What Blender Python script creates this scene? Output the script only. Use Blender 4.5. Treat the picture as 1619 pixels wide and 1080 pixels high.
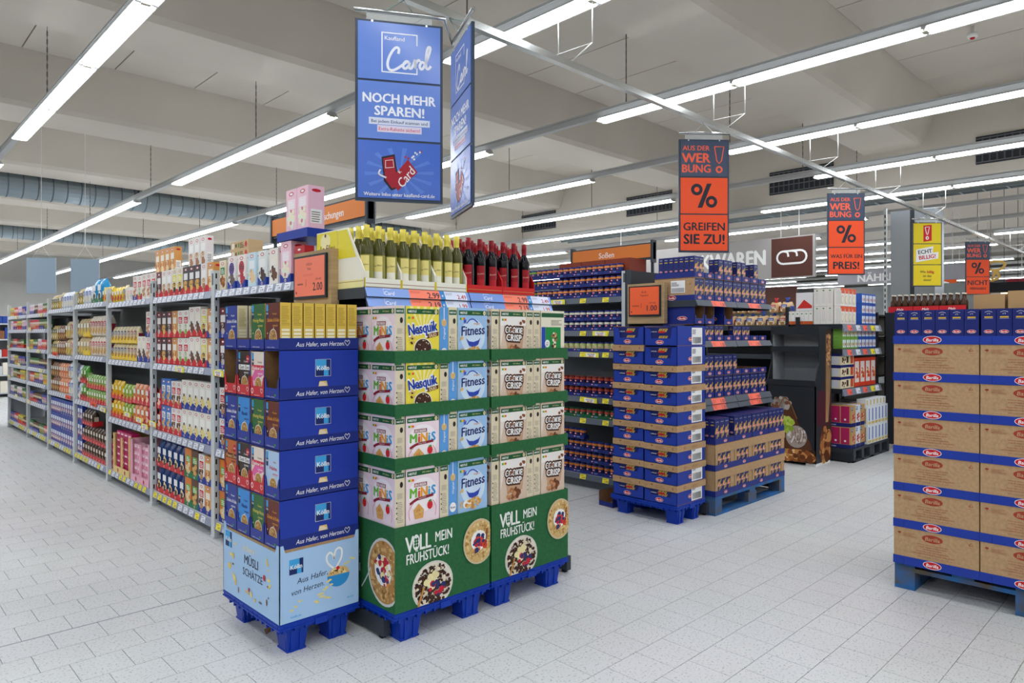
import bpy, math, random
from mathutils import Vector, Matrix
for o in list(bpy.data.objects): bpy.data.objects.remove(o)
SC = bpy.context.scene
COL = SC.collection
PI = math.pi
RND = random.Random(11)

# ---------------------------------------------------------------- camera, world, exposure
F, CY, TH, H = 1093.0, 529.0, 0.773, 1.40          # focal length and horizon in pixels of a 1619 x 1080 frame
SN, CS = math.sin(TH), math.cos(TH)
cd = bpy.data.cameras.new('camera'); cam = bpy.data.objects.new('camera', cd); COL.objects.link(cam)
cam.location = (0, 0, H); cam.rotation_euler = (PI/2, 0, -TH)
cd.sensor_width = 36; cd.lens = F/1619*36; cd.shift_y = -(540-CY)/1619; cd.clip_start = .05; cd.clip_end = 200
SC.camera = cam
SC.view_settings.view_transform = 'Standard'; SC.view_settings.look = 'None'
SC.view_settings.gamma = 1; SC.view_settings.use_curve_mapping = False
SC.view_settings.exposure = 0.0
LAMP = 20.0                                           # brightness of the ceiling tubes
w = bpy.data.worlds.new('world'); SC.world = w; w.use_nodes = True
w.node_tree.nodes['Background'].inputs[0].default_value = (.8, .88, 1, 1)
w.node_tree.nodes['Background'].inputs[1].default_value = .35
SC.cycles.use_denoising = True
SC.cycles.max_bounces = 7; SC.cycles.diffuse_bounces = 4; SC.cycles.glossy_bounces = 3
SC.cycles.transmission_bounces = 5; SC.cycles.sample_clamp_indirect = 6
SC.cycles.caustics_reflective = False; SC.cycles.caustics_refractive = False

# ---------------------------------------------------------------- materials
def lin(h):
    h = h.lstrip('#')
    return tuple((lambda c: c/12.92 if c <= .04045 else ((c+.055)/1.055)**2.4)(int(h[i:i+2], 16)/255) for i in (0, 2, 4)) + (1,)
_m = {}
def M(hexc, rough=.5, metal=0., noise=0., scale=30., bump=0., trans=0., emit=0., ior=1.45, stretch=(1, 1, 1), second=None, name=None, spec=.3, alpha=1.):
    key = (hexc, rough, metal, noise, scale, bump, trans, emit, stretch, second, alpha)
    if key in _m: return _m[key]
    m = bpy.data.materials.new(name or ('paint_' + hexc)); m.use_nodes = True; nt = m.node_tree
    b = nt.nodes['Principled BSDF']; c = lin(hexc)
    b.inputs['Base Color'].default_value = c; b.inputs['Roughness'].default_value = rough
    b.inputs['Metallic'].default_value = metal; b.inputs['IOR'].default_value = ior
    b.inputs['Transmission Weight'].default_value = trans
    b.inputs['Specular IOR Level'].default_value = spec
    if alpha < 1: b.inputs['Alpha'].default_value = alpha
    if emit: b.inputs['Emission Color'].default_value = c; b.inputs['Emission Strength'].default_value = emit
    if noise or second or bump:
        tc = nt.nodes.new('ShaderNodeTexCoord'); mp = nt.nodes.new('ShaderNodeMapping'); mp.inputs['Scale'].default_value = stretch
        nt.links.new(tc.outputs['Object'], mp.inputs['Vector'])
        n = nt.nodes.new('ShaderNodeTexNoise'); n.inputs['Scale'].default_value = scale; n.inputs['Detail'].default_value = 4
        nt.links.new(mp.outputs[0], n.inputs['Vector'])
        if noise or second:
            r = nt.nodes.new('ShaderNodeValToRGB')
            c2 = lin(second) if second else tuple(x*(1-noise) for x in c[:3]) + (1,)
            r.color_ramp.elements[0].color = c2; r.color_ramp.elements[1].color = tuple(min(1, x*(1+noise*.6)) for x in c[:3]) + (1,)
            r.color_ramp.elements[0].position = .36; r.color_ramp.elements[1].position = .64
            nt.links.new(n.outputs['Fac'], r.inputs[0]); nt.links.new(r.outputs[0], b.inputs['Base Color'])
        if bump:
            bu = nt.nodes.new('ShaderNodeBump'); bu.inputs['Strength'].default_value = bump; bu.inputs['Distance'].default_value = .01
            nt.links.new(n.outputs['Fac'], bu.inputs['Height']); nt.links.new(bu.outputs[0], b.inputs['Normal'])
    _m[key] = m
    return m

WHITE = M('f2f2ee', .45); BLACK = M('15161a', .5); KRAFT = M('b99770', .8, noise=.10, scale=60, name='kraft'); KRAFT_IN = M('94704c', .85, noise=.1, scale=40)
POST = M('c9ced0', .35, metal=.1); SHELF_D = M('3a4048', .4); GALV = M('8c989e', .4, metal=.5); CHROME = M('c4c6c4', .22, metal=.9)
NAVY = M('20296e', .45); BLUE = M('223c9e', .45, noise=.03, scale=12); DKBLUE = M('1b2560', .45)
RED = M('c8202c', .45); ORANGE = M('f5602a', .45); SALMON = M('fb8468', .4); YEL = M('f2e23c', .5)
PLASTIC_BLUE = M('0f3aa8', .38); GREEN = M('27653a', .6, noise=.12, scale=60)
PBLUE = M('7e9ee0', .25, name='pale_blue_print'); TAGW = M('e4e6ee', .4); INK = M('2b2d3c', .5); PAPER = M('f4f4f2', .5)

# ---------------------------------------------------------------- mesh builder
class MB:
    def __init__(s): s.v = []; s.f = []; s.m = []; s.mats = []; s.sm = []
    def mi(s, m):
        if m not in s.mats: s.mats.append(m)
        return s.mats.index(m)
    def poly(s, pts, m, smooth=False):
        b = len(s.v); s.v += [tuple(p) for p in pts]; s.f.append(tuple(range(b, b+len(pts)))); s.m.append(s.mi(m)); s.sm.append(smooth)
    def raw(s, vs, fs, m, smooth=False):
        b = len(s.v); s.v += [tuple(p) for p in vs]; k = s.mi(m)
        for f in fs: s.f.append(tuple(b+i for i in f)); s.m.append(k); s.sm.append(smooth)
    def box(s, x0, y0, z0, x1, y1, z1, m, skip=''):
        vs = [(x0,y0,z0),(x1,y0,z0),(x1,y1,z0),(x0,y1,z0),(x0,y0,z1),(x1,y0,z1),(x1,y1,z1),(x0,y1,z1)]
        fs = {'b': (0,3,2,1), 't': (4,5,6,7), 'f': (0,1,5,4), 'r': (1,2,6,5), 'k': (2,3,7,6), 'l': (3,0,4,7)}
        if isinstance(m, dict):
            for k, f in fs.items():
                if k not in skip: s.raw([vs[i] for i in f], [(0,1,2,3)], m.get(k, m['*']))
        else: s.raw(vs, [f for k, f in fs.items() if k not in skip], m)
        return s
    def prism(s, pts, z0, z1, m):      # pts ccw in xy
        n = len(pts); s.raw([(x, y, z0) for x, y in pts]+[(x, y, z1) for x, y in pts],
            [tuple(range(n-1, -1, -1)), tuple(range(n, 2*n))]+[(i, (i+1) % n, n+(i+1) % n, n+i) for i in range(n)], m)
    def frust(s, cx, cy, z0, z1, ax, ay, bx, by, m):   # tapered box: half sizes a at z0, b at z1
        vs = [(cx-ax,cy-ay,z0),(cx+ax,cy-ay,z0),(cx+ax,cy+ay,z0),(cx-ax,cy+ay,z0),(cx-bx,cy-by,z1),(cx+bx,cy-by,z1),(cx+bx,cy+by,z1),(cx-bx,cy+by,z1)]
        s.raw(vs, [(0,3,2,1),(4,5,6,7),(0,1,5,4),(1,2,6,5),(2,3,7,6),(3,0,4,7)], m)
    def lathe(s, prof, n, m, cx=0, cy=0):   # prof [(r,z,mat|None)] bottom to top
        b = len(s.v)
        for p in prof:
            for i in range(n): a = 2*PI*i/n; s.v.append((cx+p[0]*math.cos(a), cy+p[0]*math.sin(a), p[1]))
        for j in range(len(prof)-1):
            mm = s.mi(prof[j][2] if len(prof[j]) > 2 and prof[j][2] else m)
            for i in range(n):
                k = (i+1) % n; s.f.append((b+j*n+i, b+j*n+k, b+(j+1)*n+k, b+(j+1)*n+i)); s.m.append(mm); s.sm.append(True)
        s.f.append(tuple(b+i for i in range(n-1, -1, -1))); s.m.append(s.mi(m)); s.sm.append(False)
        e = b+(len(prof)-1)*n; s.f.append(tuple(e+i for i in range(n))); s.m.append(s.mi(prof[-1][2] if len(prof[-1]) > 2 and prof[-1][2] else m)); s.sm.append(False)
    def tube(s, pts, r, n, m, closed_ends=True):
        pts = [Vector(p) for p in pts]; b = len(s.v); k = s.mi(m)
        for i, p in enumerate(pts):
            d = (pts[min(i+1, len(pts)-1)]-pts[max(i-1, 0)]).normalized()
            a = Vector((0, 0, 1)) if abs(d.z) < .9 else Vector((1, 0, 0)); u = d.cross(a).normalized(); v = d.cross(u)
            for j in range(n): t = 2*PI*j/n; s.v.append(tuple(p+u*(r*math.cos(t))+v*(r*math.sin(t))))
        for i in range(len(pts)-1):
            for j in range(n): q = (j+1) % n; s.f.append((b+i*n+j, b+(i+1)*n+j, b+(i+1)*n+q, b+i*n+q)); s.m.append(k); s.sm.append(n > 4)
        if closed_ends:
            s.f.append(tuple(b+j for j in range(n))); s.m.append(k); s.sm.append(False)
            e = b+(len(pts)-1)*n; s.f.append(tuple(e+j for j in range(n-1, -1, -1))); s.m.append(k); s.sm.append(False)
    def faces(s, x0, y0, z0, x1, y1, z1):
        return dict(f=Surf(s, (x0,y0,z0), (1,0,0), (0,0,1)), r=Surf(s, (x1,y0,z0), (0,1,0), (0,0,1)), l=Surf(s, (x0,y1,z0), (0,-1,0), (0,0,1)),
                    k=Surf(s, (x1,y1,z0), (-1,0,0), (0,0,1)), t=Surf(s, (x0,y0,z1), (1,0,0), (0,1,0)))
    def mesh(s, name):
        me = bpy.data.meshes.new(name); me.from_pydata(s.v, [], s.f)
        for m in s.mats: me.materials.append(m)
        me.polygons.foreach_set('material_index', s.m); me.polygons.foreach_set('use_smooth', s.sm); me.update()
        return me

_tx = {}
def text_geo(t, bold):
    k = (t, bold)
    if k not in _tx:
        cu = bpy.data.curves.new('t', 'FONT'); cu.body = t; cu.resolution_u = 2; cu.offset = bold; cu.fill_mode = 'FRONT'
        ob = bpy.data.objects.new('t', cu); COL.objects.link(ob)
        dg = bpy.context.evaluated_depsgraph_get(); me = bpy.data.meshes.new_from_object(ob.evaluated_get(dg))
        vs = [(v.co.x, v.co.y) for v in me.vertices]; fs = []
        for p in me.polygons:
            q = list(p.vertices)
            if p.normal.z < 0: q.reverse()
            fs.append(tuple(q))
        bpy.data.objects.remove(ob); bpy.data.curves.remove(cu); bpy.data.meshes.remove(me)
        xs = [a for a, b in vs] or [0, 1]; ys = [b for a, b in vs] or [0, 1]
        _tx[k] = (vs, fs, min(xs), max(xs), min(ys), max(ys))
    return _tx[k]

class Surf:      # a flat face to print on, in metres from its lower left corner
    def __init__(s, mb, o, u, v):
        s.mb = mb; s.o = Vector(o); s.u = Vector(u).normalized(); s.v = Vector(v).normalized(); s.n = s.u.cross(s.v); s.e = .0004; s.cl = None
    def P(s, a, b):
        if s.cl: a = min(max(a, s.cl[0]), s.cl[2]); b = min(max(b, s.cl[1]), s.cl[3])
        return s.o+s.u*a+s.v*b+s.n*s.e
    def up(s, d=.00007): s.e += d
    def rect(s, a0, b0, a1, b1, m): s.mb.poly([s.P(a0,b0), s.P(a1,b0), s.P(a1,b1), s.P(a0,b1)], m); s.up(); return s
    def poly(s, pts, m): s.mb.poly([s.P(*p) for p in pts], m); s.up(); return s
    def disc(s, cx, cy, rx, ry, m, n=18, a0=0, a1=2*PI, up=.00007):
        s.mb.poly([s.P(cx+rx*math.cos(a0+(a1-a0)*i/n), cy+ry*math.sin(a0+(a1-a0)*i/n)) for i in range(n if a1-a0 > 6.2 else n+1)], m); s.up(up); return s
    def text(s, t, cx, cy, h, m, maxw=None, bold=.02, shear=0., rot=0., al='c', cond=1.):
        fat = 0.
        if bold < .08: fat = bold; bold = 0.
        vs, fs, x0, x1, y0, y1 = text_geo(t, bold)
        sc = h/.73; w_ = (x1-x0)*sc*cond
        sx = sc*cond*(maxw/w_ if maxw and w_ > maxw else 1.); w_ = (x1-x0)*sx
        ox = {'c': -w_/2, 'l': 0, 'r': -w_}[al]; c, si = math.cos(rot), math.sin(rot)
        sh = [(0, 0)] if fat < .012 or h < .008 else [(-fat*h*.9, -fat*h*.4), (fat*h*.9, fat*h*.4)] if fat < .03 else [(-fat*h*.9, -fat*h*.4), (0, fat*h*.5), (fat*h*.9, -fat*h*.4)]
        for dx, dy in sh:
            out = []
            for x, y in vs:
                X = (x-x0)*sx+ox+y*sc*shear+dx; Y = y*sc-h/2+dy
                out.append(s.P(cx+X*c-Y*si, cy+X*si+Y*c))
            s.mb.raw(out, fs, m); s.up(.00002)
        s.up(); return s
    def ribbon(s, pts, w_, m, smooth=True):
        if smooth and len(pts) > 2:
            q = []
            P = [pts[0]]+list(pts)+[pts[-1]]
            for i in range(1, len(P)-2):
                for k in range(4):
                    t = k/4; q.append(tuple(.5*((2*P[i][j])+(-P[i-1][j]+P[i+1][j])*t+(2*P[i-1][j]-5*P[i][j]+4*P[i+1][j]-P[i+2][j])*t*t+(-P[i-1][j]+3*P[i][j]-3*P[i+1][j]+P[i+2][j])*t**3) for j in (0, 1)))
            q.append(tuple(pts[-1])); pts = q
        L = []; Rr = []
        for i, p in enumerate(pts):
            a = pts[max(i-1, 0)]; b = pts[min(i+1, len(pts)-1)]; dx, dy = b[0]-a[0], b[1]-a[1]; l = math.hypot(dx, dy) or 1
            L.append(s.P(p[0]-dy/l*w_/2, p[1]+dx/l*w_/2)); Rr.append(s.P(p[0]+dy/l*w_/2, p[1]-dx/l*w_/2))
        n = len(pts); s.mb.raw(Rr+L, [(i, i+1, n+i+1, n+i) for i in range(n-1)], m); s.up(); return s
    def blobs(s, cx, cy, rx, ry, n, size, mats, seed=1, k=6):
        r = random.Random(seed)
        for i in range(n):
            a = r.random()*2*PI; q = math.sqrt(r.random()); x = cx+rx*q*math.cos(a); y = cy+ry*q*math.sin(a); z = size*(.6+.8*r.random())
            ph = r.random()*3
            s.mb.poly([s.P(x+z*math.cos(ph+2*PI*j/k)*.5, y+z*math.sin(ph+2*PI*j/k)*.45) for j in range(k)], r.choice(mats)); s.up(.00001)
        s.up(); return s
    def lines(s, a0, b0, a1, b1, n, m, seed=1, fill=.45):
        r = random.Random(seed); st = (b1-b0)/n
        for i in range(n):
            q = a0+(a1-a0)*(.7+.3*r.random()); s.mb.poly([s.P(a0, b0+st*i), s.P(q, b0+st*i), s.P(q, b0+st*(i+fill)), s.P(a0, b0+st*(i+fill))], m)
        s.up(); return s

# ---------------------------------------------------------------- objects
def obj(name, mb, parent=None, loc=(0, 0, 0), rz=0., label=None, cat=None, group=None, kind=None):
    me = mb.mesh(name) if isinstance(mb, MB) else mb
    o = bpy.data.objects.new(name, me); COL.objects.link(o); o.location = loc; o.rotation_euler = (0, 0, rz)
    if parent: o.parent = parent
    if label: o['label'] = label
    if cat: o['category'] = cat
    if group: o['group'] = group
    if kind: o['kind'] = kind
    return o
def thing(name, label, cat, loc=(0, 0, 0), rz=0., group=None):
    return obj(name, None, None, loc, rz, label, cat, group)
class Proto:     # one kind of ware: its own mesh and the meshes of its parts, placed as often as the photo shows it
    def __init__(s, name, cat, mb=None, parts=()):
        s.name = name; s.cat = cat; s.me = mb.mesh(name) if mb else None
        s.parts = [(n, m.mesh(n) if isinstance(m, MB) else m, l) for n, m, l in parts]
    def put(s, loc, rz=0., label=None, group=None, sz=1.):
        o = obj(s.name, s.me, None, loc, rz, label, s.cat, group); o.scale = (1, 1, sz)
        for n, m, l in s.parts: obj(n, m, o, l)
        return o
class Frame:     # local frame of a shelf front: x along it, y into it
    def __init__(s, X, Y, rz): s.X = X; s.Y = Y; s.rz = rz; s.c = math.cos(rz); s.s = math.sin(rz)
    def __call__(s, x, y, z): return (s.X+x*s.c-y*s.s, s.Y+x*s.s+y*s.c, z)
def proj(X, Y, Z):
    d = X*SN+Y*CS; l = X*CS-Y*SN
    return (809.5+F*l/d, CY+F*(H-Z)/d, d) if d > .1 else (0, 0, -1)
# ================================================================ THE ROOM
X0, X1, Y0, Y1 = -9.0, 46.0, -9.0, 34.0
ZS, ZB = 5.1, 4.42
GROUT = M('5c6060', .8, noise=.1, scale=8)
TILE = M('c3c8c9', .42, noise=0, name='floor_tile')
nt = TILE.node_tree; b = nt.nodes['Principled BSDF']
tc = nt.nodes.new('ShaderNodeNewGeometry'); v1 = nt.nodes.new('ShaderNodeTexNoise'); v1.inputs['Scale'].default_value = 95; v1.inputs['Detail'].default_value = 2
v2 = nt.nodes.new('ShaderNodeTexNoise'); v2.inputs['Scale'].default_value = .9; r1 = nt.nodes.new('ShaderNodeValToRGB')
r1.color_ramp.elements[0].position = .32; r1.color_ramp.elements[0].color = lin('9ea3a4'); r1.color_ramp.elements[1].position = .42; r1.color_ramp.elements[1].color = lin('cdd1d2')
mx = nt.nodes.new('ShaderNodeMixRGB'); mx.blend_type = 'MULTIPLY'; mx.inputs[0].default_value = .35
for n_ in (v1, v2): nt.links.new(tc.outputs['Position'], n_.inputs['Vector'])
nt.links.new(v1.outputs['Fac'], r1.inputs[0]); nt.links.new(r1.outputs[0], mx.inputs[1]); nt.links.new(v2.outputs['Color'], mx.inputs[2])
hs = nt.nodes.new('ShaderNodeHueSaturation'); hs.inputs['Saturation'].default_value = .18; hs.inputs['Value'].default_value = 1.12
nt.links.new(mx.outputs[0], hs.inputs['Color']); nt.links.new(hs.outputs[0], b.inputs['Base Color'])
CONC = M('c6bfb3', .85, noise=.04, scale=1.3, name='painted_concrete'); CONC2 = M('cac3b7', .85, noise=.03, scale=1.0)

fl = obj('floor', MB().box(X0, Y0, -.2, X1, Y1, -.004, GROUT), kind='structure')
T = .2015; cells = []
ny = int((3.82-Y0)/T)
for j in range(-int((Y1-3.82)/T), ny):
    yy = 3.82-(j+1)*T-(.006 if j >= 0 else -.0)
    for i in range(int(-8/T), int(34/T)):
        xx = .703+i*T+(T*.495 if j % 2 else 0)
        cx, cy = xx+T/2, yy+T/2
        px, py, d = proj(cx, cy, 0)
        if d < .8 or d > 27 or px < -900 or px > 2700 or py > 1900: continue
        cells.append((d, xx, yy, px, py))
vis = sorted([c for c in cells if -20 < c[3] < 1640 and c[4] < 1095], key=lambda c: c[0])
# the three hundred tiles that show largest are pieces of their own
def hidden(c):
    x, y = c[1], c[2]
    return (1.35 < x < 1.8 and 2.8 < y < 3.5) or (1.8 < x < 3.1 and y > 2.62)
near = set(id(c) for c in [c for c in vis if not hidden(c)][:300])
tile_me = MB().box(.0013, .0013, -.004, T-.0013, T-.0013, 0, TILE, skip='b').mesh('tile')
far = MB()
for c in cells:
    if id(c) in near:
        obj('tile', tile_me, fl, (c[1], c[2], 0))
    else:
        g = .0013
        if c[0] < 9: far.box(c[1]+g, c[2]+g, -.004, c[1]+T-g, c[2]+T-g, 0, TILE, skip='b')
        else: far.poly([(c[1]+g, c[2]+g, 0), (c[1]+T-g, c[2]+g, 0), (c[1]+T-g, c[2]+T-g, 0), (c[1]+g, c[2]+T-g, 0)], TILE)
obj('remaining_tiles', far, fl, kind='stuff')
obj('expansion_joint', MB().box(-6, 3.8125, -.004, 12, 3.8215, .0006, M('8b9499', .5)), fl)

# ceiling: slab of planks between deep concrete beams
ce = obj('ceiling', MB().box(X0, Y0, ZS+.03, X1, Y1, ZS+.2, CONC), kind='structure')
ynear = [3.35+3.87*k for k in range(-4, 9)]
bm = MB(); L = 12.4-X0
vs = [(0, 0, 0), (0, .85, 0), (0, 1.12, ZS-ZB+.02), (0, -.27, ZS-ZB+.02), (0, -.03, .05), (0, .88, .05)]
prof = [(0, 0), (.85, 0), (.9, .06), (1.15, ZS-ZB+.03), (-.30, ZS-ZB+.03), (-.05, .06)]
bm.raw([(0, a, c) for a, c in prof]+[(L, a, c) for a, c in prof], [(0, 1, 2, 3, 4, 5), (11, 10, 9, 8, 7, 6)]+[(i, i+6, (i+1) % 6+6, (i+1) % 6) for i in range(6)], CONC2)
beam_me = bm.mesh('ceiling_beam')
plank_me = {}
for k, y in enumerate(ynear):
    if y+.9 > Y1: continue
    obj('ceiling_beam', beam_me, ce, (X0, y, ZB))
    ya, yb = y+1.15, (ynear[k+1]-.3 if k+1 < len(ynear) else Y1)
    if yb-ya < .3: continue
    if 'm' not in plank_me: plank_me['m'] = MB().box(.006, 0, 0, 1.06, yb-ya, .03, CONC2, skip='t').mesh('ceiling_plank')
    if y < -5: continue
    for i in range(20):
        x = X0+i*1.07
        if x+1.07 <= 12.4: obj('plank', plank_me['m'], ce, (x, ya, ZS))
# far hall ceiling beyond the girder
obj('far_ceiling', MB().box(12.8, Y0, 4.75, X1, Y1, 4.95, CONC), ce)
gi = obj('trim_1', MB().box(12.4, Y0, 3.72, 12.8, Y1, ZS+.03, CONC2), kind='structure', label='deep painted concrete girder crossing the hall')
VENT = M('34363a', .6)
for vi, y in enumerate((11.2, 7.95, 4.7, 1.45)):
    m = MB().box(12.385, y, 3.98, 12.405, y+1.15, 4.4, VENT)
    for i in range(12): m.box(12.37, y+.03+i*.093, 4.0, 12.386, y+.05+i*.093, 4.38, M('55585c', .5))
    for i in range(4): m.box(12.365, y, 4.0+i*.12, 12.39, y+1.15, 4.012+i*.12, M('6a6d70', .5))
    g = obj('ventilation_grille', m, label=f'dark louvred air grille on the ceiling girder, {("first", "second", "third", "fourth")[vi]} from left', cat='grille', group='air grilles on the girder')
WALL = M('d4d3ce', .8, noise=.04, scale=1.)
obj('wall_back', MB().box(X0, Y1, 0, X1, Y1+.2, ZS, WALL), kind='structure')
obj('wall_left', MB().box(X0-.2, Y0, 0, X0, Y1, ZS, WALL), kind='structure')
obj('wall_right', MB().box(X1, Y0, 0, X1+.2, Y1, ZS, WALL), kind='structure')
obj('wall_front', MB().box(X0, Y0-.2, 0, X1, Y0, ZS, WALL), kind='structure')

# ---------------------------------------------------------------- light rows
LENS = M('f4f9ff', .5, emit=LAMP, name='lit_diffuser'); TRUNK = M('c6c8c8', .5); CAPM = M('d9d4c0', .6)
ZL = 3.6; U = 1.5
um = MB()    # one lamp unit, 1.5 m along +Y: reflector wings, bright underside, end sockets
um.raw([(-.072, 0, 0), (.072, 0, 0), (.035, 0, .045), (-.035, 0, .045), (-.072, U, 0), (.072, U, 0), (.035, U, .045), (-.035, U, .045)],
       [(1, 5, 6, 2), (0, 3, 7, 4), (2, 6, 7, 3), (0, 1, 2, 3), (5, 4, 7, 6)], TRUNK)
ADDED_GLOW = M('f4f9ff', .5, emit=LAMP*.5, name='added_uplight')  # glowing strips added on the reflector wings to brighten the ceiling
for sx in (-1, 1): um.poly([(sx*.0725, .02, .004), (sx*.0725, U-.02, .004), (sx*.052, U-.02, .0275), (sx*.052, .02, .0275)][::sx], ADDED_GLOW)
um.poly([(-.068, .02, .004), (-.068, U-.02, .004), (.068, U-.02, .004), (.068, .02, .004)], LENS)
um.box(-.03, 0, -.003, .03, .02, .02, CAPM); um.box(-.03, U-.02, -.003, .03, U, .02, CAPM)
unit_me = um.mesh('lamp_unit')
def rail_mb(length):
    m = MB(); m.box(-.032, 0, .045, .032, length, .125, TRUNK)
    m.box(-.036, 0, .10, .036, length, .106, M('a9abab', .5)); m.box(-.02, 0, .125, .02, length, .13, TRUNK); return m
CHAIN = M('6d6a66', .5, metal=.5)
rows = {0: [(-1, 6)], }
# lit stretches along Y for every row (start of the stretch, number of lamps)
gaps = {0: [(-8, 11.65), (9.5-.0, 0)], }
stretch = {
 0: [(-8.5, 12), (11.0, 14)],
 1: [(-8.5, 5), (-.1, 3), (6.25, 3), (11.0+1.6, 12)],
 2: [(-8.5, 5), (0.0, 3), (6.2, 4), (13.7, 12)],
 3: [(-8.5, 5), (-.3, 3), (6.3, 3), (12.2, 12)],
 4: [(-8.5, 5), (-.5, 3), (6.3, 4), (13.8, 12)],
 5: [(-8.5, 5), (-.2, 4), (7.3, 3), (13.2, 12)]}
row_rail = rail_mb(41).mesh('trunk_rail')
chain_mb = MB()
for i in range(17):
    z = .125+i*.04
    if i % 2: chain_mb.box(-.006, -.002, z, .006, .002, z+.05, CHAIN)
    else: chain_mb.box(-.002, -.006, z, .002, .006, z+.05, CHAIN)
chain_mb.box(-.0015, -.0015, .12, .0015, .0015, ZB-ZL, CHAIN)
chain_me = chain_mb.mesh('chain')
names = ['first', 'second', 'third', 'fourth', 'fifth', 'sixth', 'seventh', 'eighth', 'ninth', 'tenth', 'eleventh', 'twelfth', 'thirteenth', 'fourteenth', 'fifteenth', 'sixteenth']
for k in range(-3, 16):
    X = 1.47+2.1*k
    nm = names[k] if k >= 0 else None
    t = thing('light_row', f'{nm} fluorescent light row counted from the long grocery aisle' if nm else f'fluorescent light row over the hall left of the long aisle, {-k} rows away',
              'ceiling light', (X, -8.6, ZL), 0, 'rows of fluorescent ceiling lights')
    obj('trunk_rail', row_rail, t)
    st = stretch.get(k) or ([(-8.5, 10), (8.2, 15)] if k < 0 else [(-8.5, 6+(k % 3)), (3.5+(k*1.7) % 3, 3+(k % 2)), (10.5+(k*1.3) % 3, 12)])
    for y, n in st:
        for i in range(n):
            if y+U*(i+1) > 32: break
            obj('lamp_unit', unit_me, t, (0, y+8.6+i*U, 0))
    if k < 6:
        for y in (4.17, 8.03, 11.9, 15.6, 19.5, 23.3): obj('chain', chain_me, t, (0, y+8.6, 0))

# ventilation ducts high under the slab
for nm, y, z, r in (('wide galvanised spiral duct under the nearer beams', 16.1, 4.27, .25), ('thin galvanised spiral duct further down the hall', 23.6, 4.28, .2)):
    m = MB(); SEAM = M('66727a', .5, metal=.4)
    m.lathe([(r, 0)]+[q for i in range(1, 88) for q in ((r, .24*i, SEAM), (r*1.035, .24*i+.004, SEAM), (r*1.035, .24*i+.02, SEAM), (r, .24*i+.024, GALV))], 20, GALV)
    m2 = MB(); m2.v = [(p[2], p[1], p[0]) for p in m.v]; m2.f = [tuple(reversed(f)) for f in m.f]; m2.m = m.m; m2.mats = m.mats; m2.sm = [False]*len(m.f)
    o = obj('air_duct', m2, None, (-9, y, z), label=nm, cat='duct')
    for i in range(7): obj('hanger_strap', MB().box(0, -r-.02, -.02, .03, r+.02, .0, SHELF_D).box(0, -r-.02, -.02, .03, -r, ZS-z, SHELF_D), o, (1.5+i*3, 0, 0))

# ---------------------------------------------------------------- sign rail across the aisles
RY, RZ_ = 3.04, 3.20
t = obj('sign_rail', MB().box(-4, RY-.022, RZ_-.02, 28, RY+.022, RZ_+.02, CHROME).box(-4, RY-.012, RZ_+.02, 28, RY+.012, RZ_+.03, CHROME), None,
        label='long aluminium rail that carries the hanging signs', cat='rail')
WIRE = M('e6e6e2', .4)
hm = MB()
for y in (-.14, .16): hm.tube([(0, y, .40), (0, y, .13)], .0035, 5, WIRE)
hm.tube([(0, -.14, .13), (0, .2, .14), (.06, 0, .02), (-.06, 0, .02), (0, -.14, .13)], .0035, 5, WIRE)
hme = hm.mesh('wire_hanger')
for k in range(0, 13): obj('wire_hanger', hme, t, (1.47+2.1*k, RY, RZ_))
# ================================================================ WARES: one of each kind
BROWN = M('5a3020', .6); CREAM = M('efe6cf', .5); BEIGE = M('e3d6b8', .55); GREYINK = M('8c8272', .6); DKGREEN = M('1d5a34', .5)
BERRY = M('c42034', .4); BLUEB = M('2c3568', .5); OAT = M('d9b678', .6); OAT2 = M('b98a4a', .6); CHOC = M('46281d', .5); CHOCW = M('e6d6b8', .5); BAN = M('efe0a6', .5); LEAF = M('3f8f3f', .5); MILK = M('f6f4f0', .35)
LBLUE = M('3fa4e0', .45); GOLD = M('d9b23c', .45)

def brand_square(S, x, y, w_, t='Kölln'):        # light and dark blue quartered square with the name across
    h = w_/2
    S.rect(x-h, y-h, x+h, y+h, M('1a2b66')); S.rect(x-h, y-h*.2, x+h*.45, y+h, LBLUE); S.rect(x+h*.1, y-h, x+h*.75, y-h*.2, LBLUE)
    S.text(t, x, y+.0*h, w_*.3, PAPER, maxw=w_*.92, bold=.03)
def pasta_logo(S, x, y, w_, ring=PAPER, fill=RED, ink=PAPER, t='Barilla'):
    if ring: S.disc(x, y, w_/2, w_*.235, ring, 20)
    S.disc(x, y, w_*.47, w_*.205, fill, 20)
    S.text(t, x, y, w_*.2, ink, maxw=w_*.78, bold=.03, shear=.18)
def penne(S, x, y, s_, seed=1, m=None):
    r = random.Random(seed)
    for i in range(5):
        a = -.9+r.random()*.5; dx, dy = (i-2)*s_*.16, (r.random()-.5)*s_*.9; c, q = math.cos(a+PI/2*0+1.9), math.sin(a+1.9)
        l = s_*.3; w2 = s_*.055
        S.poly([(x+dx-c*l-q*w2, y+dy-q*l+c*w2), (x+dx-c*l+q*w2, y+dy-q*l-c*w2), (x+dx+c*l+q*w2, y+dy+q*l-c*w2), (x+dx+c*l-q*w2, y+dy+q*l+c*w2)], m or M('e9b73a', .5))
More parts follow.
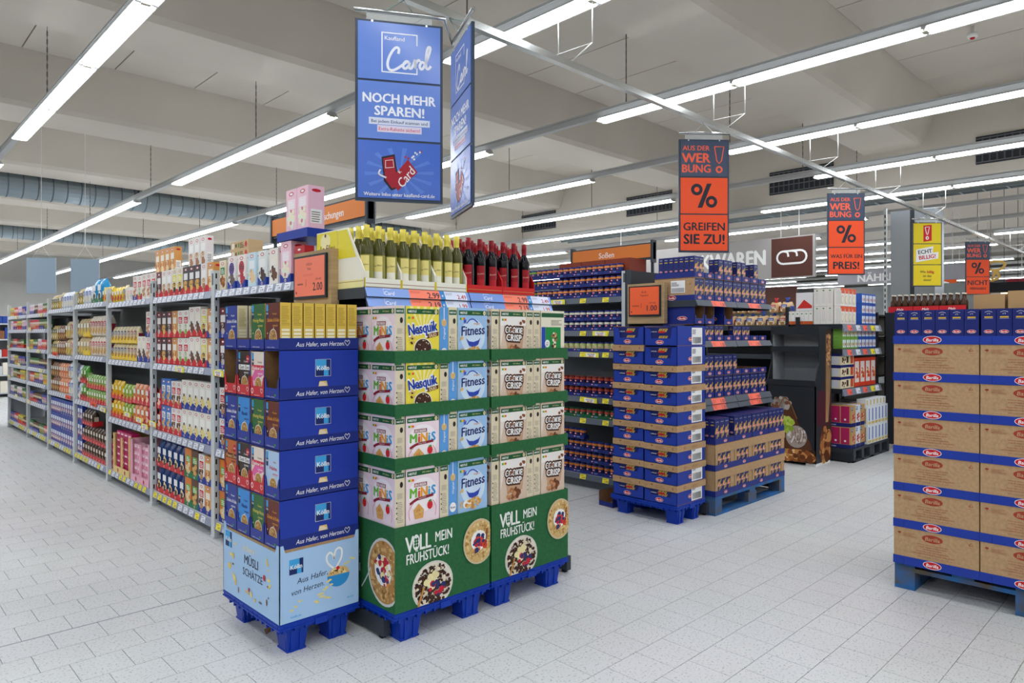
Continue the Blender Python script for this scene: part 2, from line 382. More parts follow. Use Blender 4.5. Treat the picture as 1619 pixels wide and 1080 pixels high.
def bowl(S, x, y, r, rim, fill, bits, seed, milk=True, ry=None, n=110, a0=None):
    ry = ry or r
    S.disc(x, y, r, ry, rim, 30); S.disc(x, y, r*.92, ry*.92, fill, 30)
    S.blobs(x, y, r*.86, ry*.86, n, r*.13, bits, seed)
    if milk: S.disc(x-.05*r, y+.05*r, r*.5, ry*.46, MILK, 14); S.blobs(x, y+.02*r, r*.3, ry*.3, 9, r*.24, [BERRY, BERRY, BLUEB], seed+5, 8); S.blobs(x+.1*r, y-.1*r, r*.34, ry*.34, 12, r*.13, [BLUEB, BERRY, M('e8902e')], seed+9, 7)
def green_banner(S, w_, h, pct):
    S.rect(.006, h-.034, w_-.004, h-.012, DKGREEN); S.text('NESTLÉ', .014, h-.023, .010, PAPER, maxw=w_*.3, bold=.05, al='l')
    S.text(pct+' Vollkorn', w_*.62, h-.023, .007, M('e8e0a0'), maxw=w_*.32, al='c'); S.disc(w_-.018, h-.023, .008, .010, CREAM, 12); S.disc(w_-.018, h-.023, .004, .007, GOLD, 8)
def score(S, x, y, s_=1.):
    for i, c in enumerate(('1f8a48', '8cc048', 'f2cf3a', 'ee8a34', 'dd3b2c')): S.rect(x+i*.0062*s_, y, x+(i+1)*.0062*s_, y+.010*s_, M(c))
def beige_side(S, w_, h, seed, top=None, dark=True):
    S.rect(.001, .001, w_-.001, h-.001, BEIGE)
    if top:
        S.rect(.001, h-.085, w_-.001, h-.001, M('8ccbd6', .5)); S.disc(w_/2, h-.05, .010, .012, OAT, 9); S.rect(w_/2-.001, h-.045, w_/2+.001, h-.002, MILK)
    else:
        S.rect(.003, h-.034, w_-.003, h-.012, DKGREEN); S.text('NESTLÉ', w_/2, h-.023, .008, PAPER, maxw=w_*.75, bold=.05)
        if dark: S.disc(w_*.66, h-.062, w_*.17, .013, M('2a2622'), 10)
    S.lines(w_*.2, .12, w_*.85, h-.095, 9, GREYINK, seed, .3); S.lines(w_*.2, .02, w_*.85, .11, 12, GREYINK, seed+1, .3)
    for i in range(4): S.rect(w_*.12, .035+i*.022, w_*.22, .042+i*.022, INK)

CW, CD, CH = .190, .052, .240
def cereal(kind):
    m = MB(); body = {'minis': 'f4dfe6', 'choc': 'f4e04a', 'fit': '9fc4ea', 'cookie': 'dcc4ae', 'back': 'e9e2cc'}[kind]
    B = M(body, .42); m.box(0, 0, 0, CW, CD, CH, B); fc = m.faces(0, 0, 0, CW, CD, CH); S = fc['f']; w_, h = CW, CH
    if kind == 'minis':
        S.disc(w_/2, .12, w_*.44, .075, M('fbf3f5', .42), 22); green_banner(S, w_, h, '37%'); score(S, .012, h-.056)
        S.rect(.045, h-.083, .118, h-.066, M('8c2230')); S.text('ERDBEER', .0815, h-.0745, .012, PAPER, maxw=.066, bold=.04)
        x = .018
        for ch, c, wd in (('M', '6cb33e', .044), ('i', 'e0452c', .014), ('N', 'f0a12c', .038), ('i', '3fa9d8', .014), ('S', '3f9bd8', .03)):
            S.text(ch, x+wd/2, .135, .042, M(c), maxw=wd, bold=.07, shear=.03); x += wd+.003
        S.ribbon([(.02, .088), (.06, .104), (.11, .108), (.155, .112)], .012, M('8c2230')); S.text('Weizen-Crunch', .09, .1075, .005, PAPER, maxw=.07, rot=.08)
        S.disc(.135, .07, .016, .019, M('d8262e'), 12); S.poly([(.125, .088), (.135, .082), (.146, .089), (.137, .094)], LEAF)
        S.poly([(.05, .02), (.04, .06), (.07, .085), (.10, .055), (.095, .02)], M('dca35a')); S.blobs(.073, .045, .02, .02, 14, .008, [OAT, M('c8863c')], 4)
        S.ribbon([(.02, .02), (.015, .06), (.04, .09)], .002, BERRY); S.ribbon([(.165, .02), (.17, .06), (.15, .09)], .002, BERRY)
    elif kind == 'choc':
        for i in range(5): S.poly([(.095, .12), (.02+i*.04, h-.002), (.038+i*.04, h-.002)], M('faf0a0'))
        green_banner(S, w_, h, '43%'); score(S, .012, h-.056)
        S.text('Nesquik', .095, .148, .05, PAPER, maxw=.172, bold=.10, rot=.14); S.text('Nesquik', .095, .148, .048, M('1c3fa4'), maxw=.165, bold=.055, rot=.14)
        S.poly([(.115, .098), (.185, .112), (.185, .13), (.118, .117), (.125, .107)], M('6a3a22')); S.text('DUO', .152, .1145, .014, M('f0d8a8'), maxw=.045, bold=.06, rot=.16)
        bowl(S, .095, .055, .052, M('f3efe4'), CHOC, [CHOC, M('2e1a14'), CHOCW, M('5b3526'), CHOCW], 8, milk=False, ry=.046, n=60)
        S.rect(.0, 0, w_, .018, M('caa25c')); S.rect(.135, .04, .175, .052, M('2e9a56')); S.rect(.132, .025, .172, .037, M('d43a8c')); S.blobs(.03, .09, .025, .02, 10, .009, [OAT, CHOC], 9)
    elif kind == 'fit':
        S.disc(w_*.5, .11, w_*.42, .08, M('cfe3f6', .42), 22); green_banner(S, w_, h, '50%'); score(S, .012, h-.056)
        S.ribbon([(.055, .168), (.075, .185), (.10, .188), (.128, .172)], .006, M('3a5cc0')); S.disc(.04, .178, .004, .012, M('3a5cc0'), 8); S.disc(.048, .178, .004, .012, M('3a5cc0'), 8)
        S.text('Fitness', .095, .138, .046, M('252a6c'), maxw=.15, bold=.035, shear=.1, rot=.06); S.text('Original', .12, .168, .009, M('e0905a'), maxw=.04, rot=.06)
        S.poly([(.05, .1), (.07, .085), (.10, .082), (.13, .09), (.145, .103), (.13, .07), (.10, .056), (.07, .065)], M('2f49b0'))
        S.disc(.06, .035, .03, .02, MILK, 12); S.blobs(.10, .035, .05, .022, 34, .016, [OAT, M('c98a3e'), M('e2b36a')], 3); S.blobs(.02, .07, .012, .05, 7, .014, [OAT], 6)
    elif kind == 'cookie':
        S.poly([(.001, .06), (.03, .16), (.001, .2)], M('eadfd6')); S.poly([(.05, .20), (.03, .13), (.05, .05), (.10, .03), (.16, .05), (.175, .14), (.16, .19)], M('c9a283'))
        S.rect(.002, h-.08, w_-.002, h-.035, M('f3eee8')); green_banner(S, w_, h, '35%'); score(S, .012, h-.056)
        for t_, y, mw in (('COOKIE', .138, .125), ('CRISP', .102, .11)):
            S.text(t_, .098, y, .036, M('4a2a1c'), maxw=mw+.016, bold=.16, rot=-.06); S.text(t_, .098, y, .034, PAPER, maxw=mw, bold=.05, rot=-.06)
        S.disc(.083, .142, .009, .009, M('8a5232'), 9); S.blobs(.10, .035, .052, .026, 40, .020, [M('8a5232'), M('a86a44'), M('6f3f28'), M('c58e62')], 3, 7); S.blobs(.16, .17, .02, .015, 3, .02, [M('8a5232')], 8, 8)
    else:
        S.rect(.004, h-.034, w_-.004, h-.012, DKGREEN); S.lines(.08, h-.075, .17, h-.045, 5, GREYINK, 2)
        S.rect(.035, .012, w_-.03, h-.085, M('1c8a44', .4)); S.rect(.004, .012, .034, h-.085, M('1f49a8', .4)); S.disc(.05, .07, .02, .02, PAPER, 14); S.text('mit', .05, .075, .008, INK); S.lines(.038, .06, .062, .068, 2, INK, 3)
        S.blobs(.11, .10, .018, .035, 26, .016, [OAT, CHOC, CREAM, M('a86a44')], 7); S.blobs(.10, .045, .02, .02, 14, .016, [OAT, BAN, CHOC], 3)
    Sb = fc['k']; Sb.rect(.004, h-.034, w_-.004, h-.012, DKGREEN); Sb.rect(.03, .02, w_-.03, .12, M('1c8a44', .4)); Sb.lines(.03, .13, .16, .19, 6, GREYINK, 4)
    if kind == 'fit':
        Q = fc['r']; Q.rect(.001, .001, CD-.001, h-.001, M('5f9fe0', .4)); Q.disc(CD/2, h-.07, .016, .018, OAT, 10); Q.rect(CD/2-.002, h-.06, CD/2+.002, h-.002, MILK); Q.text('Original', CD/2, .12, .012, PAPER, rot=PI/2, maxw=.08, shear=.2); Q.disc(CD/2, .035, .02, .022, PAPER, 14); Q.text('Fitness', CD/2, .035, .011, M('252a6c'), maxw=.032)
        beige_side(fc['l'], CD, h, 3, top=True)
    else:
        beige_side(fc['r'], CD, h, 1, top=False); beige_side(fc['l'], CD, h, 2, top=(kind == 'choc'), dark=False)
    return Proto('cereal_carton', 'cereal carton', m)
CER = {k: cereal(k) for k in ('minis', 'choc', 'fit', 'cookie', 'back')}
CER_D = {'minis': 'pink cereal carton', 'choc': 'yellow cereal carton', 'fit': 'light blue cereal carton',
         'cookie': 'tan cookie cereal carton', 'back': 'beige cereal carton turned back side out'}

# oat muesli cartons and their blue cases
MW, MD, MH = .140, .050, .203
MU = {'choco': ('223896', 'Schoko & Keks', 'Knusper', PAPER, 'dark blue'), 'klassik': ('3b8fdc', 'Klassik', 'Knusper', M('1b2f78'), 'sky blue'), 'honig': ('2e6a35', 'Honig-Nuss', 'Knusper', M('e8d060'), 'green'),
      'keks': ('6a2c22', 'Schoko & Keks', 'Knusper', M('e8a040'), 'maroon'), 'peanut': ('c8682e', 'Peanut Choc', 'Crunchy', BROWN, 'orange'), 'dark': ('35241f', 'Dark Choc', 'Crunchy', PAPER, 'dark brown'),
      'rainbow': ('f0e2d4', 'Rainbow Love', 'Crunchy', PAPER, 'cream and pink'), 'frucht': ('b8d2f0', 'Früchte', 'Müsli', M('d8303c'), 'pale blue')}
def muesli(k):
    c, t1, t2, ti, _ = MU[k]; m = MB(); m.box(0, 0, 0, MW, MD, MH, {'*': M(c, .42), 'r': M('dcb94c', .45) if k != 'choco' else M('d8cda2', .45), 't': M('cdb98a', .5)}); fc = m.faces(0, 0, 0, MW, MD, MH); S = fc['f']
    S.rect(.006, MH-.07, .026, MH-.006, M('1a2b66')); S.rect(.006, MH-.036, .026, MH-.006, LBLUE); S.text('Kölln', .016, MH-.045, .010, PAPER, maxw=.019)
    if k == 'rainbow': S.poly([(0, .02), (.05, .07), (.13, .10), (.13, .13), (.04, .12), (0, .08)], M('e86aa8')); S.rect(.01, .118, .13, .142, M('dd3b50')); S.rect(MW*.1, .04, .12, .07, M('f2b0cc'))
    if k in ('dark', 'peanut'): S.rect(.01, .116, .13, .14, PAPER if k == 'dark' else BROWN); S.disc(.11, MH-.035, .018, .018, RED, 12); S.text('NEU', .11, MH-.035, .009, PAPER)
    S.text(t1, .075, .129, .017, {'dark': M('35241f'), 'peanut': M('f0c080'), 'rainbow': PAPER}.get(k, ti), maxw=.115, bold=.03)
    S.text(t2, .09, .156, .009, ti if k not in ('rainbow',) else BROWN, maxw=.06)
    S.lines(.07, .10, .12, .108, 2, ti, 2)
    bowl(S, .075, .052, .037, M('f4f0e8'), OAT2, [OAT, OAT2, CHOC, M('e8d2a0'), BROWN], hash(t1) % 7+3 if 0 else len(t1), milk=False, n=46)
    S.blobs(.07, .05, .06, .045, 10, .008, [OAT, BAN], 3)
    Q = fc['r']; ink = M('9a7f2c', .5); Q.lines(.006, .105, MD-.006, MH-.012, 13, ink, 2, .3)
    for i in range(4): Q.rect(.007, .03+i*.016, MD-.007, .041+i*.016, M('f0e8c8'))
    return Proto('muesli_carton', 'muesli carton', m)
MUP = {k: muesli(k) for k in MU}
KW, KD, KH = .146, .392, .2165
def m_case(lip, low=False):      # opened shipping case for muesli cartons, fronts to -y, printed side to +x
    m = MB(); L = M({'blue': '26389a', 'red': 'd0303a'}[lip], .45); S_ = M('233ca4', .45); h = .052 if low else KH; t = .003
    m.box(0, 0, 0, KW, KD, t, KRAFT_IN); m.box(0, KD-t, t, KW, KD, h, {'*': S_, 'f': KRAFT_IN}); m.box(KW-t, 0, t, KW, KD, h, {'*': S_, 'l': KRAFT_IN}); m.box(0, 0, t, t, KD, h, {'*': S_, 'r': KRAFT_IN})
    if not low: m.box(0, .0, h-t, KW, KD, h, {'*': S_, 'b': KRAFT_IN})
    a = .05 if not low else .045; top = h if low else .098
    pts = [(0, 0), (KW, 0), (KW, top if not low else a), (KW-.012, top-.01 if not low else a), (KW-.024, a), (.024, a), (.012, top-.01 if not low else a), (0, top if not low else a)]
    m.raw([(x, 0, z) for x, z in pts]+[(x, t, z) for x, z in pts], [tuple(range(8)), tuple(range(15, 7, -1))]+[(i, 8+i, 8+(i+1) % 8, (i+1) % 8) for i in range(8)], L)
    S = Surf(m, (0, 0, 0), (1, 0, 0), (0, 0, 1))
    if lip == 'blue': S.text('Aus Hafer, von Herzen', KW*.42, .012, .006, PAPER, maxw=.08, shear=.2); S.disc(KW*.72, .02, .01, .006, LEAF, 8) if not low else None
    else: S.disc(.022, .028, .012, .013, PAPER, 10); S.disc(.022, .028, .008, .009, L, 10); S.text('Jetzt probieren', KW*.5, .01, .006, PAPER, maxw=.07); S.ribbon([(.12, .02), (.108, .032), (.114, .042), (.12, .034), (.126, .042), (.132, .032), (.12, .02)], .002, PAPER)
    Q = Surf(m, (KW, 0, 0), (0, 1, 0), (0, 0, 1)); Q.rect(0, 0, KD, .05 if not low else h, M('1f3080', .45))
    Q.text('Aus Hafer, von Herzen.', KD*.5, .026, .021, PAPER, maxw=.24, shear=.22, bold=.0, rot=.015)
    x, y = KD*.845, .028; Q.ribbon([(x, y-.012), (x-.013, y+.004), (x-.007, y+.014), (x, y+.006), (x+.007, y+.014), (x+.013, y+.004), (x+.002, y-.012)], .0022, PAPER)
    if not low:
        brand_square(Q, KD*.53, .135, .072); 
        for a_, b_, c_, d_ in ((.49-.03, .0, .62, .0),): pass
        Q.ribbon([(KD*.53-.038, .097), (KD*.53-.038, .173), (KD*.53+.038, .173), (KD*.53+.038, .097), (KD*.53-.038, .097)], .0015, PAPER, False)
        Q.poly([(KD*.47, .052), (KD*.59, .052), (KD*.575, .075), (KD*.485, .075)], M('c8d4e8') if lip == 'red' else M('e0c070')); Q.lines(KD*.48, .055, KD*.57, .072, 3, WHITE, 2)
    return Proto('muesli_case', 'shipping case', m)
MC = {'blue': m_case('blue'), 'red': m_case('red'), 'low': m_case('blue', True)}

# blue pasta cases, fronts to -y, label side to +x
def p_case(w_, d, h, band='lid', label=True, opened=True, pic='spag'):
    m = MB(); t = .003; B = BLUE; hk = h-.046 if band == 'lid' else h
    m.box(0, 0, 0, w_, d, t, KRAFT_IN); m.box(0, d-t, t, w_, d, h, B); m.box(w_-t, 0, t, w_, d, h, {'*': B, 'l': KRAFT_IN}); m.box(0, 0, t, t, d, h, {'*': B, 'r': KRAFT_IN})
    a = h*.38; pts = [(0, 0), (w_, 0), (w_, hk*.95), (w_*.84, hk*.9), (w_*.80, a), (w_*.22, a), (w_*.18, hk*.85), (0, hk*.95)]
    m.raw([(x, 0, z) for x, z in pts]+[(x, t, z) for x, z in pts], [tuple(range(8)), tuple(range(15, 7, -1))]+[(i, 8+i, 8+(i+1) % 8, (i+1) % 8) for i in range(8)], B)
    S = Surf(m, (0, 0, 0), (1, 0, 0), (0, 0, 1)); S.up(.0006); pasta_logo(S, w_*.47, .026, w_*.24)
    if pic == 'spag':      # the packs lying behind the cut-out
        m.box(t, .006, t, w_-t, d-t-.001, h-.006, {'*': M('1e2764', .4)}); Q = Surf(m, (0, .006, 0), (1, 0, 0), (0, 0, 1))
        for yy in (.028+a*.3, hk*.62+.008):
            for i in range(9): Q.poly([(w_*(.40+i*.03), yy+.004*(i % 3)), (w_*(.415+i*.03), yy+.002), (w_*(.47+i*.03), yy+.028+.004*(i % 2)), (w_*(.455+i*.03), yy+.03)], GOLD)
            Q.disc(w_*.52, yy+.004, w_*.12, .008, RED, 10)
        Q.text('CAPELLINI', w_*.28, hk*.72, .008, PAPER, maxw=.05)
    if band == 'lid':
        m.box(-.004, -.004, h-.046, w_+.004, d+.004, h, KRAFT); K = Surf(m, (-.004, -.004, h-.046), (1, 0, 0), (0, 0, 1)); rk = M('8e4433', .8)
        K.disc(w_*.26, .032, .012, .004, rk, 8); K.rect(w_*.255, .02, w_*.262, .03, rk); K.lines(w_*.38, .012, w_*.68, .036, 4, M('a0704e', .8), 2, .35); K.ribbon([(w_*.9, .012), (w_*.885, .026), (w_*.9, .034), (w_*.915, .026), (w_*.9, .012)], .003, rk)
        K2 = Surf(m, (w_+.004, -.004, h-.046), (0, 1, 0), (0, 0, 1)); K2.disc(d*.27, .024, .017, .009, rk, 12); K2.disc(d*.27, .024, .013, .006, KRAFT, 12); K2.lines(d*.5, .014, d*.75, .034, 3, M('a0704e', .8), 3, .35)
    if label:
        Q = Surf(m, (w_, 0, 0), (0, 1, 0), (0, 0, 1)); Q.up(.0008); pasta_logo(Q, d*.47, h*.33, d*.17)
        Q.rect(d*.50, h*.06, d*.88, h*.93, PAPER)
        for i in range(22): Q.rect(d*(.53+i*.0143), h*.12, d*(.53+i*.0143+.004+.005*((i*7) % 3)/2), h*.45, M('3a3a3e'))
        Q.lines(d*.52, h*.6, d*.66, h*.86, 4, INK, 3, .4)
    return Proto('pasta_case', 'shipping case', m)
PC_TOWER = p_case(.284, .392, .1455); PC_TOPN = p_case(.284, .392, .1455, band='none')
# narrow case for upright packs, two packs wide
def p_tray(w_, d, h, solid=True, kraft=False, rim=.045):
    m = MB(); t = .003; B = M('22307f', .45)
    m.box(0, 0, 0, w_, d, t, KRAFT_IN); z1 = h
    if kraft:      # kraft carton with a window in front, blue foot
        m.box(0, d-t, t, w_, d, h, KRAFT); m.box(w_-t, 0, rim, w_, d, h, KRAFT); m.box(0, 0, rim, t, d, h, KRAFT); m.box(0, 0, h-t, w_, d, h, KRAFT)
        m.box(0, 0, h*.66, w_, t, h-t, KRAFT); m.box(0, 0, rim, w_*.13, t, h*.66, KRAFT); m.box(w_*.80, 0, rim, w_, t, h*.66, KRAFT)
        m.box(-.003, -.003, 0, w_+.003, 0, rim, B); m.box(-.003, 0, 0, 0, d, rim, B); m.box(w_, 0, 0, w_+.003, d, rim, B)
        m.box(-.004, -.005, h*.68, w_+.002, -.001, h-.002, KRAFT)
        Q = Surf(m, (0, d, 0), (0, -1, 0), (0, 0, 1)); Q.rect(d*.12, h*.3, d*.42, h*.8, PAPER); Q.lines(d*.15, h*.35, d*.38, h*.75, 7, INK, 3)
    else:
        hh = h if solid else rim
        m.box(0, d-t, t, w_, d, hh, B); m.box(w_-t, 0, t, w_, d, hh, {'*': B, 'l': KRAFT_IN}); m.box(0, 0, t, t, d, hh, {'*': B, 'r': KRAFT_IN})
        if solid:
            pts = [(0, 0), (w_, 0), (w_, h*.5), (w_*.88, h*.46), (w_*.8, h*.3), (w_*.2, h*.3), (w_*.12, h*.46), (0, h*.5)]
            m.raw([(x, 0, z) for x, z in pts]+[(x, t, z) for x, z in pts], [tuple(range(8)), tuple(range(15, 7, -1))]+[(i, 8+i, 8+(i+1) % 8, (i+1) % 8) for i in range(8)], B)
            m.box(0, 0, h-t, w_, d, h, {'*': B, 'b': KRAFT_IN}); Q = Surf(m, (0, d, 0), (0, -1, 0), (0, 0, 1)); pasta_logo(Q, d*.7, h*.3, .09)
        else: m.box(0, 0, t, w_, t, rim, B)
    S = Surf(m, (0, -.003 if kraft else 0, 0), (1, 0, 0), (0, 0, 1)); S.up(.0006); pasta_logo(S, w_*.52, rim*.5, .052)
    return Proto('pasta_case', 'shipping case', m)
NW = .1485
def p_side():     # kraft box seen from its long side, shipping label and blue foot
    m = MB(); t = .003; h = .178; w_, d = NW, .37; B = M('22307f', .45)
    m.box(0, 0, 0, w_, d, t, KRAFT_IN); m.box(0, 0, .04, t, d, h, KRAFT); m.box(w_-t, 0, .04, w_, d, h, KRAFT); m.box(t, d-t, .04, w_-t, d, h, KRAFT); m.box(0, 0, h-t, w_, d, h, KRAFT)
    m.box(-.001, 0, 0, 0, d, .042, B); m.box(0, -.001, 0, w_, 0, .042, B); m.box(w_, 0, 0, w_+.001, d, .042, B)
    Q = Surf(m, (-.001, d, 0), (0, -1, 0), (0, 0, 1)); pasta_logo(Q, .16, .021, .085); Q.rect(.155, .06, .285, .158, PAPER)
    for i in range(19): Q.rect(.162+i*.0062, .066, .1645+i*.0062, .10, INK)
    Q.lines(.162, .115, .23, .15, 4, INK, 2, .35); Q.ribbon([(.325, .125), (.333, .14), (.341, .125), (.325, .125)], .003, M('9c3a30', .7), False)
    S = Surf(m, (0, -.001, 0), (1, 0, 0), (0, 0, 1)); pasta_logo(S, w_*.5, .021, .052)
    return Proto('pasta_case', 'shipping case', m)
PT_SIDE = p_side()
PT_SOLID = p_tray(NW, .37, .2); PT_LOW = p_tray(NW, .37, .2, solid=False); PT_SHALLOW = PT_LOW
PT_KRAFT = p_tray(.30, .39, .200, kraft=True)
PT_LOW30 = p_tray(.30, .39, .2, solid=False)
def pasta_pack(w_=.070, d=.045, h=.17, shape='penne'):
    m = MB(); B = M('242d6c', .4); m.box(0, 0, 0, w_, d, h, B); fc = m.faces(0, 0, 0, w_, d, h)
    S = fc['f']; penne(S, w_/2, h*.5, w_, 3 if shape == 'penne' else 6); pasta_logo(S, w_*.5, h*.47, w_*.66); S.text('PENNE RIGATE' if shape == 'penne' else 'FUSILLI', w_/2, h*.88, .005, PAPER, maxw=w_*.6)
    for q in ('l', 'k'):
        S = fc[q]; a = d if q == 'l' else w_; S.text('PENNE', a/2, h*.88, .006, PAPER, maxw=a*.5); S.rect(a*.2, h*.74, a*.8, h*.78, YEL if 0 else GOLD); pasta_logo(S, a/2, h*.33, a*.62); S.lines(a*.08, .008, a*.9, h*.16, 4, M('8088b8'), 3)
    S = fc['t']; S.disc(w_/2, d/2, .014, .007, M('7a4a8c'), 8)
    return Proto('pasta_pack', 'pasta pack', m)
PP = pasta_pack(); PP2 = pasta_pack(shape='fus')
# big pallet: kraft pasta boxes with a blue foot band, front to -y
BW, BD, BH = .398, .76, .2005
def big_box(low=False):
    m = MB(); rk = M('9c3a30', .7)
    if not low:
        m.box(0, 0, .004, BW, BD, BH, KRAFT); S = Surf(m, (0, 0, 0), (1, 0, 0), (0, 0, 1))
        pasta_logo(S, BW*.47, .162, .105, ring=None, fill=M('a5402f', .6), ink=KRAFT)
        for i, t_ in enumerate(('PASTA DI SEMOLA DI GRANO DURO', 'DURUM WHEAT SEMOLINA PASTA', 'PÂTES ALIMENTAIRES', 'TEIGWAREN AUS HARTWEIZENGRIESS', 'PASTA ALIMENTICIA DE SÉMOLA DE TRIGO DURO')): S.text(t_, BW*.47, .127-i*.0125, .0065, rk, maxw=.24, bold=0)
        S.text('Barilla G. e R. Fratelli - Via Mantova 166, Parma - Italia', BW*.5, .062, .0055, rk, maxw=.32, bold=0)
        S.disc(.028, .172, .009, .005, rk, 8); S.rect(.027, .16, .029, .17, rk); S.lines(.045, .155, .11, .178, 5, M('a86a50', .8), 2, .3)
        x, y = BW-.035, .172; S.ribbon([(x-.009, y-.006), (x, y+.009), (x+.009, y-.006), (x-.009, y-.006)], .003, rk, False); S.text('PAP 20', x, y-.016, .005, rk)
    hb = .045; B = BLUE
    m.box(-.003, -.003, 0, BW+.001, 0, hb, B); m.box(-.003, 0, 0, -.001, BD, hb, B); m.box(BW, 0, 0, BW+.002, BD, hb, B); m.box(-.003, BD, 0, BW+.002, BD+.003, hb, B); m.box(0, 0, 0, BW, BD, .004, KRAFT_IN)
    S = Surf(m, (0, -.003, 0), (1, 0, 0), (0, 0, 1)); pasta_logo(S, BW*.47, .023, .088); S.rect(.05, .004, .0515, .038, M('18256a'))
    return Proto('pasta_box' if not low else 'pasta_tray', 'cardboard box' if not low else 'cardboard tray', m)
BIGB = big_box(); BIGT = big_box(True)
def spag_pack():
    w_, d, h = .0635, .12, .178; m = MB(); B = M('202a70', .4); m.box(0, 0, 0, w_, d, h, B); fc = m.faces(0, 0, 0, w_, d, h)
    for q in ('f', 'k'):
        S = fc[q]; S.ribbon([(w_*.25, h*.90), (w_*.5, h*.93), (w_*.75, h*.90)], .0015, PAPER); S.text('n°5', w_/2, h*.86, .007, PAPER); S.rect(w_*.22, h*.74, w_*.78, h*.78, GOLD); S.rect(w_*.2, h*.715, w_*.8, h*.72, PAPER); pasta_logo(S, w_/2, h*.35, .040); S.lines(.004, .012, w_-.004, h*.2, 6, M('8a94c8'), 4, .35)
    return Proto('pasta_pack', 'pasta pack', m)
SPAG = spag_pack()

# wine
GLY = M('b9b45a', .08, trans=.75, ior=1.3, name='olive_bottle_glass'); WINEY = M('8f8a2e', .25); CAPY = M('e2d055', .35); LABY = M('efdf8a', .5); LABW = M('f4f0e0', .5); DARKW = M('0c0a10', .12); CAPR = M('8e1420', .3); LABR = M('c1202c', .4)
def bottle(kind):
    m = MB(); r = .034
    if kind == 'white': g, liq, cap, lb = M('4e4d22', .1, name='olive_glass'), M('8f8c3c', .12), CAPY, LABY
    else: g, liq, cap, lb = DARKW, DARKW, CAPR, LABR
    m.lathe([(r*.9, 0, g), (r, .006, g), (r, .03, liq), (r, .155, g), (r, .185, g), (r*.93, .20, g), (r*.6, .222, g), (.0145, .238, cap), (.0145, .262, cap), (.0155, .266, cap), (.0155, .300, cap)], 14, g)
    L = MB(); n = 7; rr = r+.0006; a0, a1 = math.radians(200), math.radians(274)
    def arc(z0, z1, mm, a0=a0, a1=a1, rr=rr):
        for i in range(n):
            p, q = a0+(a1-a0)*i/n, a0+(a1-a0)*(i+1)/n
            L.poly([(rr*math.cos(p), rr*math.sin(p), z0), (rr*math.cos(q), rr*math.sin(q), z0), (rr*math.cos(q), rr*math.sin(q), z1), (rr*math.cos(p), rr*math.sin(p), z1)], mm)
    arc(.03, .145, LABW if kind == 'white' else LABR); arc(.075, .15, LABY if kind == 'white' else M('a01824', .4), rr=rr+.0003)
    vs = []; S = Surf(L, (0, 0, 0), (1, 0, 0), (0, 0, 1))
    tx, fs, x0, x1, y0, y1 = text_geo('Le Filou' if kind == 'white' else 'Rosso', .0); sc = .036/(x1-x0); am = math.radians(237)
    for x, y in tx: a = am+((x-(x0+x1)/2)*sc)/rr; vs.append(((rr+.0009)*math.cos(a), (rr+.0009)*math.sin(a), .098+y*sc+x*sc*.15))
    L.raw(vs, fs, M('3a2a1c', .5) if kind == 'white' else M('e8b8a0', .5))
    arc(.036, .0375, M('7a2a20'), rr=rr+.0003)
    return Proto('wine_bottle', 'wine bottle', m, [('label', L, (0, 0, 0))])
BOT = {k: bottle(k) for k in ('white', 'red')}
def wine_case(kind):
    w_, d, h = (.212 if kind == 'white' else .262), .46, .075; m = MB(); t = .004
    if kind == 'white': a, b_, c_ = M('f3f0e2', .45), M('ead22e', .45), M('8a2a20')
    else: a, b_, c_ = M('d01c20', .45), M('d01c20', .45), M('c09a50')
    hs = .30; fl_ = .045
    m.box(0, 0, 0, w_, d, t, KRAFT_IN); m.box(0, 0, t, w_, t, fl_, a)
    for x in (0, w_-t):    # slanted side panels
        pts = [(0, 0), (d, 0), (d, hs), (d*.33, hs), (.002, .08), (0, fl_)]
        m.raw([(x, y, z) for y, z in pts]+[(x+t, y, z) for y, z in pts], [tuple(range(5, -1, -1)), tuple(range(6, 12))]+[(i, (i+1) % 6, 6+(i+1) % 6, 6+i) for i in range(6)], a)
    m.box(0, d-t, t, w_, d, hs, b_ if kind == 'white' else a)
    S = Surf(m, (0, 0, 0), (1, 0, 0), (0, 0, 1)); S.rect(.0, .019, w_, .0215, c_); S.rect(0, 0, .006, fl_, b_); S.rect(w_-.006, 0, w_, fl_, b_)
    Q = Surf(m, (0, d, 0), (0, -1, 0), (0, 0, 1))     # left side (seen)
    if kind == 'white':
        for k in (0, 1):
            x0_, x1_ = (.004, d*.45) if k == 0 else (d*.47, d*.98)
            if k == 0: Q.rect(x0_, .15, x1_, .295, M('eadb3c', .45)); Q.disc(d*.2, .25, .05, .04, M('f4ecb4', .45), 14)
            else: Q.poly([(x0_, .15), (d*.84, .15), (d*.66, .292), (x0_, .292)], M('eadb3c', .45))
            Q.rect(x0_, 0, x1_, .04, M('f0e9a8', .45)); Q.rect(x0_, .03, x1_, .032, c_)
        Q.text('Le Filou', d*.24, .215, .034, BROWN, maxw=.15, shear=.2); Q.lines(d*.15, .165, d*.33, .18, 2, BROWN, 2); Q.rect(d*.45, 0, d*.465, .295, b_); Q.disc(d*.2, .28, .008, .01, BROWN, 8)
    return Proto('wine_case', 'display case', m)
WC = {k: wine_case(k) for k in ('white', 'red')}

